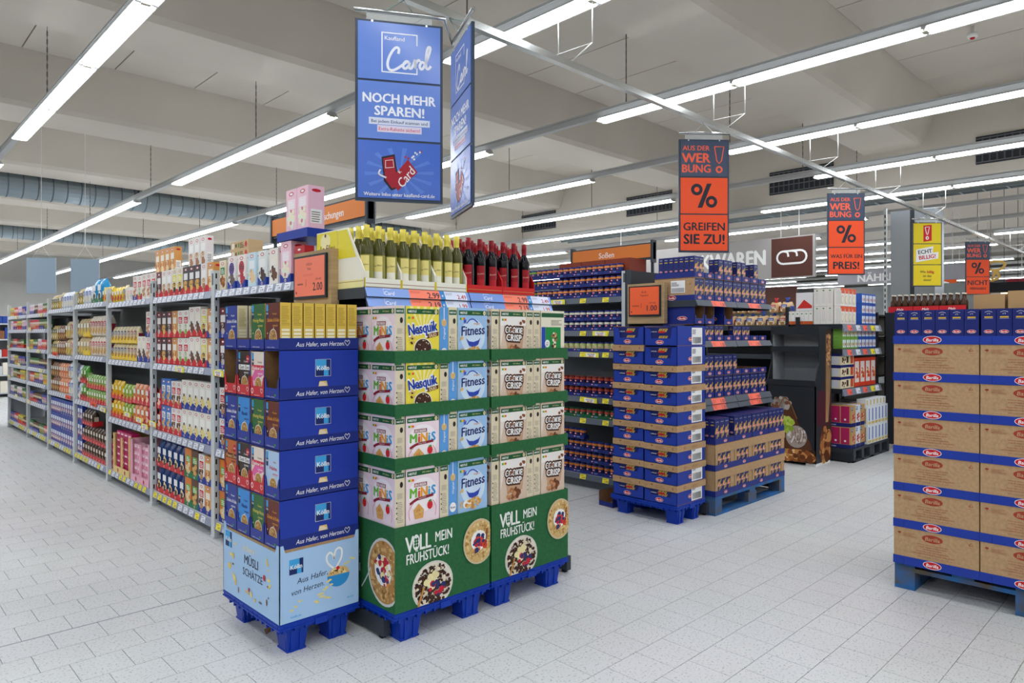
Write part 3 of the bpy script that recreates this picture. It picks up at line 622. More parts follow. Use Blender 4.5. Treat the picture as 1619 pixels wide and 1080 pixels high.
# jars
def jar(body, lab, lid='1f2f7c', r=.032, h=.088, dark=None):
    m = MB(); b_ = M(body, .3); l = M(lab, .4); d_ = M(lid, .35)
    m.lathe([(r*.9, 0, b_), (r, .005, b_), (r, h*.25, l), (r, h*.62, b_), (r, h*.78, b_), (r*.86, h*.84, d_), (r*.88, h*.845, d_), (r*.88, h, d_)], 12, b_)
    S = Surf(m, (-.014, -r-.0004, h*.3), (1, 0, 0), (0, 0, 1)); S.disc(.014, h*.17, .013, .008, RED, 8); S.rect(.006, h*.14, .022, h*.2, PAPER)
    return Proto('glass_jar', 'jar', m)
JAR = {'orange': jar('dd8a45', '26346e'), 'green': jar('7da83a', '3a4f86'), 'white': jar('ddd9c4', '232f68'), 'lime': jar('b9c07e', 'c2c88a', lid='23307c'), 'tomato': jar('a33a28', '1c2452', lid='6a2a22'), 'spice': jar('c0473c', '2a6a48', lid='1a5a38', r=.03, h=.08), 'amber': jar('c8742f', '1f2a5c')}
def jar_tray(n, c='1e2c74', rim=.03, logo=True, d=.07):
    w_ = n*.066+.006; m = MB(); B = M(c, .5); m.box(0, 0, 0, w_, d, .002, B); m.box(0, 0, .002, w_, .002, rim, B); m.box(0, .002, .002, .002, d, rim, B); m.box(w_-.002, .002, .002, w_, d, rim, B); m.box(.002, d-.002, .002, w_-.002, d, rim, B)
    S = Surf(m, (0, 0, 0), (1, 0, 0), (0, 0, 1)); S.disc(w_*.45, rim*.6, .013, .006, RED, 8); S.rect(w_*.57, rim*.4, w_*.75, rim*.7, M('7080b8')) ; S.rect(w_*.42, rim*.5, w_*.48, rim*.7, PAPER)
    return Proto('jar_tray', 'cardboard tray', m)
JT = {'blue': jar_tray(3), 'green': jar_tray(3, '1c5f3c')}

# general shelf wares for the long aisle
def carton(w_, d, h, base, acc, pic, band=None, circle=None, logo=True, side=None):
    m = MB(); B = M(base, .45); m.box(0, 0, 0, w_, d, h, {'*': B, 'r': M(side, .45) if side else B}); fc = m.faces(0, 0, 0, w_, d, h); S = fc['f']
    if band: S.rect(0, 0, w_, h*.18, M(band, .45))
    A = M(acc, .45); pm = [M(c, .5) for c in pic]
    S.blobs(w_/2, h*.3, w_*.36, h*.2, 16, w_*.26, pm, len(base)+len(pic)+int(h*1000), 7)
    if circle: S.disc(w_*.5, h*.62, w_*.36, w_*.36, M(circle, .45), 14)
    else: S.rect(w_*.16, h*.52, w_*.84, h*.76, A)
    S.lines(w_*.24, h*.56, w_*.76, h*.73, 3, PAPER if acc not in ('f4f4f2', 'ffffff') else INK, 2, .45)
    if logo: S.disc(w_*.5, h*.89, w_*.22, h*.05, RED, 10); S.disc(w_*.5, h*.89, w_*.15, h*.03, PAPER, 10)
    Q = fc['r']; Q.rect(d*.15, h*.12, d*.85, h*.45, PAPER); Q.lines(d*.2, h*.15, d*.8, h*.42, 5, GREYINK, 3); Q.disc(d*.5, h*.89, d*.3, h*.04, RED, 8) if logo else None
    return m
def pouch(w_, d, h, base, acc, pic, gloss=.25):
    m = MB(); B = M(base, gloss); n = 6; vs = []
    zs = [0, .12, .35, .65, .88, .95, 1]; th = [.85, 1, 1, .95, .5, .12, .06]; ww = [.92, .98, 1, 1, .97, 1, 1]
    for z, t, q in zip(zs, th, ww):
        for a in range(8):
            an = 2*PI*a/8+PI/8; cx = math.copysign(abs(math.cos(an))**.6, math.cos(an)); sy = math.copysign(abs(math.sin(an))**.7, math.sin(an))
            vs.append((w_/2+cx*w_/2*q, d/2+sy*d/2*t, z*h))
    fs = [(i*8+a, i*8+(a+1) % 8, (i+1)*8+(a+1) % 8, (i+1)*8+a) for i in range(6) for a in range(8)]+[tuple(range(7, -1, -1)), tuple(range(48, 56))]
    m.raw(vs, fs, B, True)
    S = Surf(m, (0, -.001, 0), (1, 0, 0), (0, 0, 1)); S.rect(w_*.2, h*.5, w_*.8, h*.74, M(acc, .4)); S.lines(w_*.26, h*.54, w_*.74, h*.70, 2, PAPER, 2); S.blobs(w_/2, h*.3, w_*.3, h*.15, 8, w_*.3, [M(c, .5) for c in pic], 3)
    Q = Surf(m, (w_+.0005, d*.2, 0), (0, 1, 0), (0, 0, 1)); Q.rect(0, h*.15, d*.6, h*.6, M(acc, .4))
    return m
def tray(n, pitch, c, rim=.045, d=.12, dip=True):
    w_ = n*pitch; m = MB(); B = M(c, .5); t = .002
    m.box(0, 0, 0, w_, d, t, B); m.box(0, d-t, t, w_, d, rim, B); m.box(0, t, t, t, d-t, rim*1.3, B); m.box(w_-t, t, t, w_, d-t, rim*1.3, B)
    pts = [(0, 0), (w_, 0), (w_, rim*1.35)]
    for i in range(n, 0, -1): pts += [(i*pitch-pitch*.18, rim*1.1), (i*pitch-pitch*.3, rim*.7), (i*pitch-pitch*.7, rim*.7), (i*pitch-pitch*.82, rim*1.1), ((i-1)*pitch, rim*1.35)]
    k = len(pts); m.raw([(x, 0, z) for x, z in pts]+[(x, t, z) for x, z in pts], [tuple(range(k)), tuple(range(2*k-1, k-1, -1))]+[(i, k+i, k+(i+1) % k, (i+1) % k) for i in range(k)], B)
    S = Surf(m, (0, 0, 0), (1, 0, 0), (0, 0, 1))
    for i in range(n): S.disc((i+.5)*pitch, rim*.38, .012, .009, PAPER, 8); S.disc((i+.5)*pitch, rim*.38, .008, .006, RED, 8)
    return Proto('display_tray', 'cardboard tray', m)
# ================================================================ PALLET DISPLAYS
def plastic_pallet(w_, d, loc, label, legs=((0, 0), (1, 0), (0, 1), (1, 1)), lw=.10, ld=.09, h=.145):
    t = thing('plastic_pallet', label, 'pallet', loc, 0, None); B = PLASTIC_BLUE; m = MB()
    m.box(0, 0, h-.022, w_, d, h, B); m.box(.012, .012, h-.045, w_-.012, d-.012, h-.022, B); m.box(-.004, -.004, h-.028, w_+.004, d+.004, h-.022, B)
    m.box(-.003, -.003, h-.010, w_+.003, d+.003, h-.005, B)
    for i in range(int(w_/.05)): m.box(.02+i*.05, -.002, h-.045, .028+i*.05, .01, h-.01, B); m.box(.02+i*.05, d-.01, h-.045, .028+i*.05, d+.002, h-.01, B)
    for i in range(int(d/.05)): m.box(-.002, .02+i*.05, h-.045, .01, .028+i*.05, h-.01, B)
    m.box(w_*.5-.03, -.006, h-.042, w_*.5+.03, 0, h-.012, B)
    obj('deck', m, t)
    lg = MB(); lg.frust(0, 0, 0, h-.04, lw*.38, ld*.38, lw*.5, ld*.5, B)
    for s_ in (-1, 1):
        lg.frust(s_*lw*.2, -ld*.40, .0, h-.04, lw*.08, ld*.05, lw*.1, ld*.12, B); lg.frust(s_*lw*.36, 0, 0, h-.04, lw*.05, ld*.28, lw*.13, ld*.36, B)
    lg.box(-lw*.43, -ld*.43, 0, lw*.43, ld*.43, .008, B); lme = lg.mesh('leg')
    for a, b_ in legs: obj('leg', lme, t, (lw*.55+.036+a*(w_-lw*1.1-.072), ld*.55+.015+b_*(d-ld*1.1-.03), 0))
    return t

# ---- muesli tower
KX, KY = 1.362, 2.83
plastic_pallet(.392, .60, (KX, KY, 0), 'blue plastic pallet under the muesli tower', lw=.105, ld=.11)
m = MB(); LB = M('a9cbee', .5, name='pale_blue_board'); w_, d, z0, z1 = .395, .603, .146, .485; t_ = .004
nv = [(0, 0), (1, 0), (1, 1), (.955, 1), (.94, .93), (.93, .90), (.07, .90), (.06, .93), (.045, 1), (0, 1)]
def wallp(o, u, L_, mat):
    U = Vector(u); N = Vector((U.y, -U.x, 0))
    a = [Vector(o)+U*(x*L_)+Vector((0, 0, y*(z1-z0))) for x, y in nv]; b_ = [p-N*t_ for p in a]; k = len(a)
    m.raw(a+b_, [tuple(range(k)), tuple(range(2*k-1, k-1, -1))]+[(i, k+i, k+(i+1) % k, (i+1) % k) for i in range(k)], mat)
wallp((0, 0, 0), (1, 0, 0), w_, LB); wallp((0, d, 0), (0, -1, 0), d, LB); wallp((w_, 0, 0), (0, 1, 0), d, LB); wallp((w_, d, 0), (-1, 0, 0), w_, LB)
S = Surf(m, (0, 0, 0), (1, 0, 0), (0, 0, 1))
brand_square(S, .078, .238, .066); S.text('Aus Hafer,', .155, .176, .026, M('23284c'), maxw=.15, shear=.2, bold=0, rot=.06); S.text('von Herzen.', .132, .130, .026, M('23284c'), maxw=.16, shear=.2, bold=0, rot=.06)
S.ribbon([(.262, .185), (.232, .215), (.225, .245), (.24, .262), (.256, .25), (.262, .23), (.27, .265), (.288, .275), (.302, .262), (.3, .23), (.282, .20), (.268, .18)], .009, PAPER)
S.disc(.285, .157, .055, .034, OAT, 18); S.blobs(.285, .163, .045, .022, 30, .009, [CHOC, M('f0dc9c'), OAT2], 5); S.disc(.282, .184, .009, .009, RED, 10)
S.poly([(.228, .155)]+[(.285-.057*math.cos(PI*i/14), .153-.054*math.sin(PI*i/14)) for i in range(15)], M('2a8ed0'))
for i in range(14): x, y = .17+.017*(i % 5)+.01*(i // 5), .06+.022*(i // 4); S.disc(x, y+.03*math.sin(i), .010, .0045, M('f0dc8c'), 8)
for x, y in ((.075, .062), (.095, .082), (.055, .05), (.335, .2), (.35, .215), (.365, .21), (.32, .195)): S.disc(x, y, .010, .004, M('f0dc8c'), 8)
S.text('koelln.de', .075, .022, .010, LBLUE, maxw=.05); S.text('#koelln', .345, .038, .008, LBLUE)
S = Surf(m, (0, d, 0), (0, -1, 0), (0, 0, 1))
brand_square(S, .065, .262, .075, 'Kölln'); S.text('leckere', .29, .262, .034, M('e6dcc0'), maxw=.15, shear=.15, rot=.02); S.text('MÜSLI', .32, .208, .042, M('2e3350'), maxw=.21, bold=.03); S.text('SCHÄTZE', .335, .150, .036, M('2e3350'), maxw=.22, bold=.02)
rr_ = random.Random(4)
for i in range(34):
    a = 2*PI*i/34; x, y = .31+.22*math.cos(a)+rr_.uniform(-.03, .03), .165+.125*math.sin(a)+rr_.uniform(-.02, .02)
    if not (.02 < x < .58 and .02 < y < .29) or (x < .12 and y > .2) or (.17 < x < .46 and .12 < y < .29): continue
    S.disc(x, y, rr_.choice((.006, .010, .018)), rr_.choice((.005, .008, .016)), rr_.choice((M('f0dc8c'), M('f0dc8c'), M('e6c95c'), M('8a5a3c'), M('5a6a8c'))), 8)
S.disc(.46, .17, .012, .014, RED, 10); S.disc(.30, .075, .009, .010, RED, 10)
obj('pallet_sleeve', m, None, (KX-.001, KY-.001, z0), label='pale blue printed cardboard sleeve around the foot of the muesli tower', cat='display box')
ordw = {1: 'top', 2: 'second', 3: 'third', 4: 'fourth', 5: 'fifth'}
lay = {1: (1.3325, 'low', ['choco', None, 'honig', 'keks']), 2: (1.1155, None, [None, 'dark', 'rainbow', None]), 3: (.8985, None, ['choco', 'klassik', 'honig', 'keks']), 4: (.6815, None, ['peanut', 'dark', 'rainbow', 'frucht']),
       5: (.4645, None, ['choco', 'klassik', 'honig', 'keks']), 6: (.2475, None, [None]*4)}
posn = ['far end', 'second place from the far end', 'third place from the far end', 'near corner']
for L_, (z, kind, cs) in lay.items():
    for i, c in enumerate(cs):
        y = KY+.60-.007-i*.1485; lip = 'blue'
        if (L_ == 2 and i < 3) or (L_ == 4 and i < 3): lip = 'red'
        if L_ == 6: z = .25
        P_ = MC['low'] if kind == 'low' else MC[lip]
        zz = z
        if L_ == 6:
            if i: continue
            obj('filler_case', MB().box(.004, .004, .146, .388, .596, .4635, KRAFT), None, (KX, KY, 0), label='plain brown case hidden inside the pale blue sleeve', cat='shipping case'); continue
        lb = (f'{"empty open" if c is None and L_ == 2 else "low" if kind else "open"} {lip} muesli case, {ordw[L_]} layer of muesli tower, {posn[i]}')
        P_.put((KX, y, zz), -PI/2, lb)
        if c:
            nn = 7 if L_ == 1 else 1
            for q in range(nn):
                MUP[c].put((KX+.0045+q*.0548, y-.0035, zz+.0035), -PI/2, f'{MU[c][4]} muesli carton, {ordw[L_]} layer of muesli tower, {posn[i]}', f'{MU[c][4]} muesli cartons on layer {L_}')
        elif L_ == 1:
            for q in range(1, 6): MUP['choco'].put((KX+.055+q*.0548, y-.0035, zz+.0035), -PI/2, 'muesli carton set back behind a gap, top of the muesli tower', 'set back cartons in the gap on top')

# ---- two green cereal displays
GY = 2.58
def green_display(gx, w_, tag_, side):
    plastic_pallet(w_, .40, (gx, GY, 0), f'blue plastic pallet under the {tag_} green cereal display', lw=.12, ld=.10)
    m = MB(); h = .385; t_ = .004
    m.box(0, 0, 0, w_, t_, h, GREEN); m.box(0, t_, 0, t_, .42, h, GREEN); m.box(w_-t_, t_, 0, w_, .42, h, GREEN); m.box(t_, .42-t_, 0, w_-t_, .42, h, GREEN)
    S = Surf(m, (0, 0, 0), (1, 0, 0), (0, 0, 1)); S.cl = (.001, .001, w_-.001, h-.001); wt = M('eef0ea', .5)
    S.text('V', .080, .30, .075, wt, maxw=.045, bold=.03); S.disc(.117, .30, .020, .037, wt, 14); S.text('LL', .170, .30, .075, wt, maxw=.062, bold=.03); S.text('MEIN', .278, .305, .050, wt, maxw=.10, bold=.02)
    for q in (-.014, .0, .014): S.disc(.111, .30+q, .006, .0075, GREEN, 8); S.disc(.123, .30+q, .006, .0075, GREEN, 8)
    S.text('FRÜHSTÜCK!', .185, .232, .048, wt, maxw=.245, bold=.02, cond=.7)
    r2 = .118; S.disc(.235, .082, r2, .125*.8, M('d8d2c4'), 26) if 0 else None
    bowl(S, .213, .082, .120, M('d8d4c8'), M('e6dfd0'), [CHOC, CHOC, CHOCW, M('2e1a14'), CHOC], 12, milk=False, n=330, ry=.112); S.blobs(.21, .095, .04, .045, 11, .030, [BAN, M('f4e8b8')], 8, 9); S.blobs(.235, .065, .045, .032, 16, .024, [BERRY, BERRY, BLUEB], 2, 8); S.ribbon([(.125, .002), (.14, .04), (.158, .085)], .011, M('c98a3e'))
    cx = w_-.074; bowl(S, cx, .228, .103, M('cdbf9a'), OAT, [OAT, M('c9a05a'), M('e9cf94'), OAT2], 21, milk=True, n=260, ry=.112); S.blobs(cx, .215, .045, .045, 14, .024, [BLUEB, M('d8402c'), M('e8902e')], 5, 8); S.ribbon([(cx+.05, .285), (cx+.045, .24), (cx+.03, .2)], .007, M('7a3a28'))
    if side:
        S = Surf(m, (0, .42, 0), (0, -1, 0), (0, 0, 1)); S.cl = (.001, .001, .419, h-.001); bowl(S, .335, .17, .135, M('cfd0ca'), M('b9874c'), [OAT2, OAT, M('96682f'), M('d8b070')], 33, milk=True, n=170, ry=.155); S.blobs(.33, .19, .06, .07, 18, .028, [BERRY, BERRY, BLUEB, BAN], 7, 8); S.ribbon([(.15, .06), (.19, .11), (.23, .17)], .007, M('c8ccd0'))
        S.disc(.08, .30, .05, .05, wt, 20); S.disc(.08, .30, .044, .044, GREEN, 20); S.ribbon([(.05, .30), (.07, .275), (.12, .33)], .008, wt, False); S.text('VOLLKORN', .07, .225, .022, wt, maxw=.13); S.text('QUALITÄT', .07, .195, .022, wt, maxw=.13); S.text('NR.1', .085, .15, .042, wt, maxw=.11, bold=.02)
    obj('display_skirt', m, None, (gx-.002, GY-.003, .146), label=f'green printed cardboard skirt of the {tag_} cereal display', cat='display box')
    for L_, z in ((1, 1.272), (2, 1.03), (3, .788)):
        m = MB(); rim = .054; t_ = .004
        m.box(0, 0, -.0, w_, .415, .004, GREEN); m.box(0, 0, .004, w_, t_, rim, GREEN); m.box(0, t_, .004, t_, .415, rim, GREEN); m.box(w_-t_, t_, .004, w_, .415, rim, GREEN); m.box(t_, .411, .004, w_-t_, .415, rim, GREEN)
        for x in (0, w_*.5-.06, w_-.035): m.box(x, -.001, -.010, x+(.035 if x != w_*.5-.06 else .09), .0015, .004, GREEN)
        obj('display_tray', m, None, (gx-.002, GY-.003, z), label=f'green cardboard tray, {["", "top", "middle", "lower"][L_]} one of the {tag_} cereal display', cat='cardboard tray')
green_display(1.785, .572, 'left hand', True); green_display(2.372, .585, 'right hand', False)
LZ = {1: (1.2765, 1.06, 'top'), 2: (1.0345, .985, 'second'), 3: (.7925, .985, 'third'), 4: (.53, 1.07, 'bottom')}
obj('inner_support', MB().box(.02, .02, .146, .55, .38, .5295, KRAFT), None, (1.785, GY, 0), label='brown inner box hidden behind the left green skirt', cat='display box')
obj('inner_support', MB().box(.02, .02, .146, .56, .38, .5295, KRAFT), None, (2.372, GY, 0), label='brown inner box hidden behind the right green skirt', cat='display box')
for L_, (z, sz, nm) in LZ.items():
    G = lambda k, s: f'{k} cereal cartons {nm} layer {s}'
    def cer(k, x, y, rz, where, short):
        CER[k].put((x, y, z), rz, f'{CER_D[k]}, {nm} layer, {where}', G(k, short), sz)
    # left display: cartons facing the aisle side, then the front row
    for i in range(2): cer('minis', 1.7895, GY+.192+i*.193+.004, -PI/2, 'facing the muesli tower', 'side')
    x = 1.848
    mid = 'choc' if L_ < 3 else 'minis'
    cer(mid, x, GY+.004, 0, 'left green display front', 'front'); 
    for i in range(2): cer('fit' if (L_+i) % 2 else mid, x+.196+i*.054, GY+.196, -PI/2, 'left display, side on', 'side on '+str(i))
    cer('fit', 2.0995+.055, GY+.004, 0, 'left green display front', 'front right')
    # right display
    cer('cookie', 2.379, GY+.20, -PI/2, 'right display, side on at its left end', 'left end')
    cer('cookie', 2.436, GY+.004, 0, 'right display front', 'front')
    for i in range(2): cer('cookie', 2.630+i*.0545, GY+.197, -PI/2, 'right display, side on in the middle', 'middle')
    cer('back' if L_ == 1 else 'cookie', 2.7415, GY+.004 if 1 else 0, 0, 'right display, right end', 'right end')

# ---- head unit of the first gondola: feet, uprights, shelves, price rails
def head_unit(HX, HY, Wd, levels, label, dark=SHELF_D, top=1.55, rail_w=None, prices=None, depth=.5, foot=.10):
    t = thing('shelving_unit', label, 'shelving', (HX, HY, 0))
    for x in (0, Wd-.03):
        obj('foot', MB().box(x, -foot, .015, x+.036, depth, .097, dark).box(x+.005, -foot+.02, 0, x+.027, -foot+.045, .015, BLACK), t)
        obj('upright', MB().box(x, depth-.03, .097, x+.03, depth, top, dark), t)
    obj('back_panel', MB().box(0, depth, .115, Wd, depth+.012, top, M('2c3036', .5)), t)
    for z, pr_ in levels:
        half = Wd/2
        for s_ in (0, 1):
            a, b_ = s_*half+.003, (s_+1)*half-.003
            sh = obj('shelf', MB().box(a, 0, z-.03, b_, depth, z, dark).box(a, .0, z-.052, a+.012, depth, z-.03, dark).box(b_-.012, .0, z-.052, b_, depth, z-.03, dark), t)
            for k, row in enumerate(pr_):
                m = MB(); y0, z0, z1 = -.006-.012*k, z-.068, z+.004
                z0 = z1-.047; z1 = z+.002-.048*k; z0 = z1-.047
                bot = y0-.0; topo = y0+.02; back = M('3f4856', .35)
                m.raw([(a, y0-.018, z0), (b_, y0-.018, z0), (b_, y0+.004, z1), (a, y0+.004, z1), (a, y0, z0), (b_, y0, z0), (b_, y0+.008, z1), (a, y0+.008, z1)], [(0, 1, 2, 3), (7, 6, 5, 4), (0, 3, 7, 4), (1, 5, 6, 2), (0, 4, 5, 1), (3, 2, 6, 7)], back)
                S = Surf(m, (a, y0-.018, z0), (1, 0, 0), (0, .022, z1-z0)); Lw = b_-a; hh = math.hypot(.022, z1-z0)
                if row == 'card':
                    S.rect(0, .002, Lw, hh-.002, PBLUE); x1, x2, x3, x4 = Lw*.39, Lw*.69, Lw*.74, Lw*.97
                    S.rect(x1, .002, x2, hh-.002, SALMON); S.rect(x2, .002, x3, hh-.002, M('2f86cf', .4)); S.rect(x3, .002, x4, hh-.002, M('dde4f6', .4))
                    S.ribbon([(Lw*.155, hh*.3), (Lw*.155, hh*.88), (Lw*.225, hh*.88)], .0015, PAPER, False); S.text('Card', Lw*.20, hh*.45, .022, PAPER, shear=.25, maxw=.06, bold=0)
                    p1, p2 = prices[k]; S.text(p1, x2-.006, hh*.44, .034, INK, maxw=.075, bold=.03, al='r'); S.text(p2, x4-.006, hh*.40, .026, M('b8283c'), maxw=.065, bold=.03, al='r')
                    S.lines(x1+.006, hh*.6, x1+.08, hh*.85, 3, M('c85038'), 3, .3); S.lines(x3+.006, hh*.55, x3+.06, hh*.85, 4, M('8a90a8'), 3, .3); S.text('e', (x2+x3)/2, hh*.5, .02, PAPER, bold=.02)
                else:
                    xs = Lw*(.36 if s_ == 0 else .33); S.rect(xs, .002, xs+Lw*.33, hh-.002, M('fa6a50', .4)); S.text(row, xs+Lw*.32, hh*.42, .032, INK, maxw=.075, bold=.02, al='r'); S.lines(xs+.008, hh*.2, xs+.07, hh*.8, 5, M('b84030'), 3, .3)
                obj('price_rail', m, sh)
    return t
head_unit(1.788, 2.84, 1.30, [(1.625, ('card', 'card'))], 'dark steel end shelving carrying the wine cartons', prices=[('2.99', '2.49'), ('2.19', '1.99')], top=1.6, depth=.47, foot=.165)
# wine display
for i in range(3):
    WC['white'].put((1.795+i*.2135, 2.845, 1.6265), 0, f'yellow and white slanted wine case, {["left", "middle", "right"][i]} one of the three on the end shelf')
for i in range(2):
    WC['red'].put((2.437+i*.2635, 2.845, 1.6265), 0, f'red slanted wine case, {["left", "right"][i]} one of the pair on the end shelf')
for i in range(9):
    c_, q = divmod(i, 3)
    for r_ in range(3): BOT['white'].put((1.795+c_*.2135+.0385+q*.0685, 2.888+r_*.072, 1.631), (i % 4-1.5)*.18, f'white wine bottle with yellow cap, {["front", "middle", "rear"][r_]} row, {names[i]} from left on end shelf', 'white wine bottles with yellow caps')
for i in range(6):
    c_, q = divmod(i, 3)
    for r_ in range(3): BOT['red'].put((2.437+c_*.2635+.044+q*.086, 2.888+r_*.075, 1.631), (i % 3-1)*.15, f'red wine bottle with red cap, {["front", "middle", "rear"][r_]} row, {names[i]} from left on end shelf', 'red wine bottles with red caps')
m = MB().box(0, 0, 0, .42, .12, .09, NAVY); S = m.faces(0, 0, 0, .42, .12, .09)['f']; S.rect(.0, .05, .15, .088, LBLUE); S.lines(.2, .01, .4, .08, 5, M('7080b8'), 2)
obj('cereal_box', m, None, (2.13, 3.31, 1.86), label='dark blue flat carton lying on top behind the wine bottles', cat='carton')
obj('carton', MB().box(0, 0, 0, .42, .14, .234, KRAFT), None, (2.13, 3.305, 1.6255), label='brown carton standing behind the wine cases', cat='carton')

# orange price boards on wooden panels fixed to the gondola ends
def price_board(X, Y0_, Y1_, z0, z1, lines_, price, label, red='fb7c62'):
    t = thing('price_board', label, 'price sign', (X, Y1_, z0)); L_, hh = Y1_-Y0_, z1-z0; W = M('b59a72', .6, noise=.18, scale=3, stretch=(1, 1, 14))
    g = obj('wooden_panel', MB().box(-.02, -.01, -.06, L_+.03, .035, hh+.02, W), t, rz=-PI/2)
    f = obj('frame', MB().box(0, -.022, 0, L_, -.01, hh, M('23282e', .4)), t, rz=-PI/2)
    m = MB(); S = Surf(m, (.012, -.0222, .014), (1, 0, 0), (0, 0, 1)); a, b_ = L_-.024, hh-.024
    S.rect(0, 0, a, b_, M(red, .35)); dk = M('4a2c30', .5)
    for i, l in enumerate(lines_): S.text(l, a*.5, b_*(.82-.12*i), b_*.065, dk, maxw=a*.5, bold=0)
    S.text(price, a*.93, b_*.24, b_*.21, INK, maxw=a*.42, bold=.02, al='r'); S.text('3.79 -47%' if price == '2.00' else '2.29 -56%', a*.9, b_*.42, b_*.055, dk, al='r', bold=0); S.text('WERBUNG', a*.2, b_*.32, b_*.045, dk, maxw=a*.25); S.ribbon([(a*.38, b_*.25), (a*.41, b_*.3), (a*.39, b_*.34), (a*.41, b_*.38), (a*.39, b_*.43)], .002, dk); S.lines(a*.3, b_*.52, a*.65, b_*.58, 2, M('e86a58'), 2, .3); S.rect(a*.05, b_*.07, a*.08, b_*.13, dk)
    obj('poster', m, t, rz=-PI/2)
    return t
price_board(1.764, 3.115, 3.455, 1.585, 1.81, ('KÖLLN', 'Müsli'), '2.00', 'salmon price sign reading 2.00 on a wooden panel beside the wine', 'fb8468')
price_board(4.762, 3.15, 3.46, 1.55, 1.80, ('Barilla', 'Teigwaren'), '1.00', 'orange price sign reading 1.00 on a wooden panel above the pasta tower', 'fa6a3c')

# ---- pasta tower on blue plastic pallet
TX, TY = 4.375, 2.765
plastic_pallet(.395, .60, (TX, TY, 0), 'blue plastic pallet under the tall tower of pasta cases', lw=.105, ld=.11)
for i in range(9):
    for c_ in (0, 1):
        z = .146+i*.1463+(0.004 if c_ else 0); P_ = PC_TOWER if i < (7 if c_ == 0 else 8) else PC_TOPN
        jx = RND.uniform(-.004, .004)
        cnt = ['lowest', 'second', 'third', 'fourth', 'fifth', 'sixth', 'seventh', 'eighth', 'topmost'][i]
        P_.put((TX+.002+jx, TY+.285+c_*.292, z), -PI/2, f'blue and kraft pasta case, {cnt} of the {"near" if c_ == 0 else "far"} column of the tower')
m = MB().box(0, 0, 0, .25, .05, .012, M('242d6c', .4)); S = m.faces(0, 0, 0, .25, .05, .012)['t']; S.rect(.1, .01, .15, .04, PAPER)
obj('pasta_pack', m, None, (TX+.03, TY+.08, .146+9*.1463), .12-PI/2*0, 'flat blue pasta pack lying on top of the near tower column', 'pasta pack')

# ---- wooden pallets
def wood_pallet(loc, w_, d, label, along_x=True, c='2467ae'):
    t = thing('wooden_pallet', label, 'pallet', loc); W = M(c, .65, second='3d5a78', scale=9, name='worn_blue_wood', noise=.05); W2 = M('2a68a8', .7, second='5c5546', scale=7, noise=.05)
    # deck boards run across, blocks at corners and middles, runners below
    nb = 7 if along_x else 9
    for i in range(5):      # top boards along x
        y = i*(d-.10)/4; obj('board', MB().box(0, y, .122, w_, y+.10, .144, W), t)
    for x in (0, w_/2-.05, w_-.10): obj('cross_board', MB().box(x, 0, .100, x+.10, d, .122, W2), t)
    for x in (0, w_/2-.07, w_-.10):
        for y in (0, d/2-.05, d-.10): obj('block', MB().box(x, y, .022, x+(.14 if 0 < x < w_-.11 else .10), y+.10, .100, W2), t)
    for y in (0, d/2-.05, d-.10): obj('runner', MB().box(0, y, 0, w_, y+.10, .022, W), t)
    return t
wood_pallet((4.835, 2.715, 0), 1.205, .80, 'worn blue wooden pallet under the kraft pasta cases')
colw = ['first', 'second', 'third', 'fourth']
for c_ in range(4):
    for r_ in (0, 1):
        for k in range(2):
            PT_KRAFT.put((4.838+c_*.3015, 2.718+r_*.397, .1445+k*.2005), 0, f'kraft pasta case with a window, {["lower", "upper"][k]} layer, {["front", "rear"][r_]} row, {colw[c_]} column from the tower')
            if r_ == 0:
                for q in range(3): PP.put((4.838+c_*.3015+.0425+q*.0735, 2.718+.0045, .1445+k*.2005+.0035), 0, f'pasta pack behind the window of the {["lower", "upper"][k]} {colw[c_]} kraft case', f'packs in the {k} {c_} case')
        PT_LOW30.put((4.838+c_*.3015, 2.718+r_*.397, .1445+.401), 0, f'low blue tray of upright pasta packs, {["front", "rear"][r_]} row, {colw[c_]} column from the tower')
        for q in range(4):
            for w2 in range(8):
                if c_ == 0 and r_ == 0 and q == 3: continue
                if c_ == 0 and r_ == 0 and q == 2 and w2 > 4: continue
                if r_ == 1 and w2 > 2: continue
                PP.put((4.838+c_*.3015+.005+q*.0735, 2.718+r_*.397+.005+w2*.0475, .549), 0, f'navy pasta pack, front row, {names[q]} from left, {colw[c_]} tray on the wooden pallet' if w2+r_ == 0 else f'navy pasta pack behind the front row, {["front", "rear"][r_]} {colw[c_]} tray on the wooden pallet', f'packs on wooden pallet {r_} {c_}', 1.15)
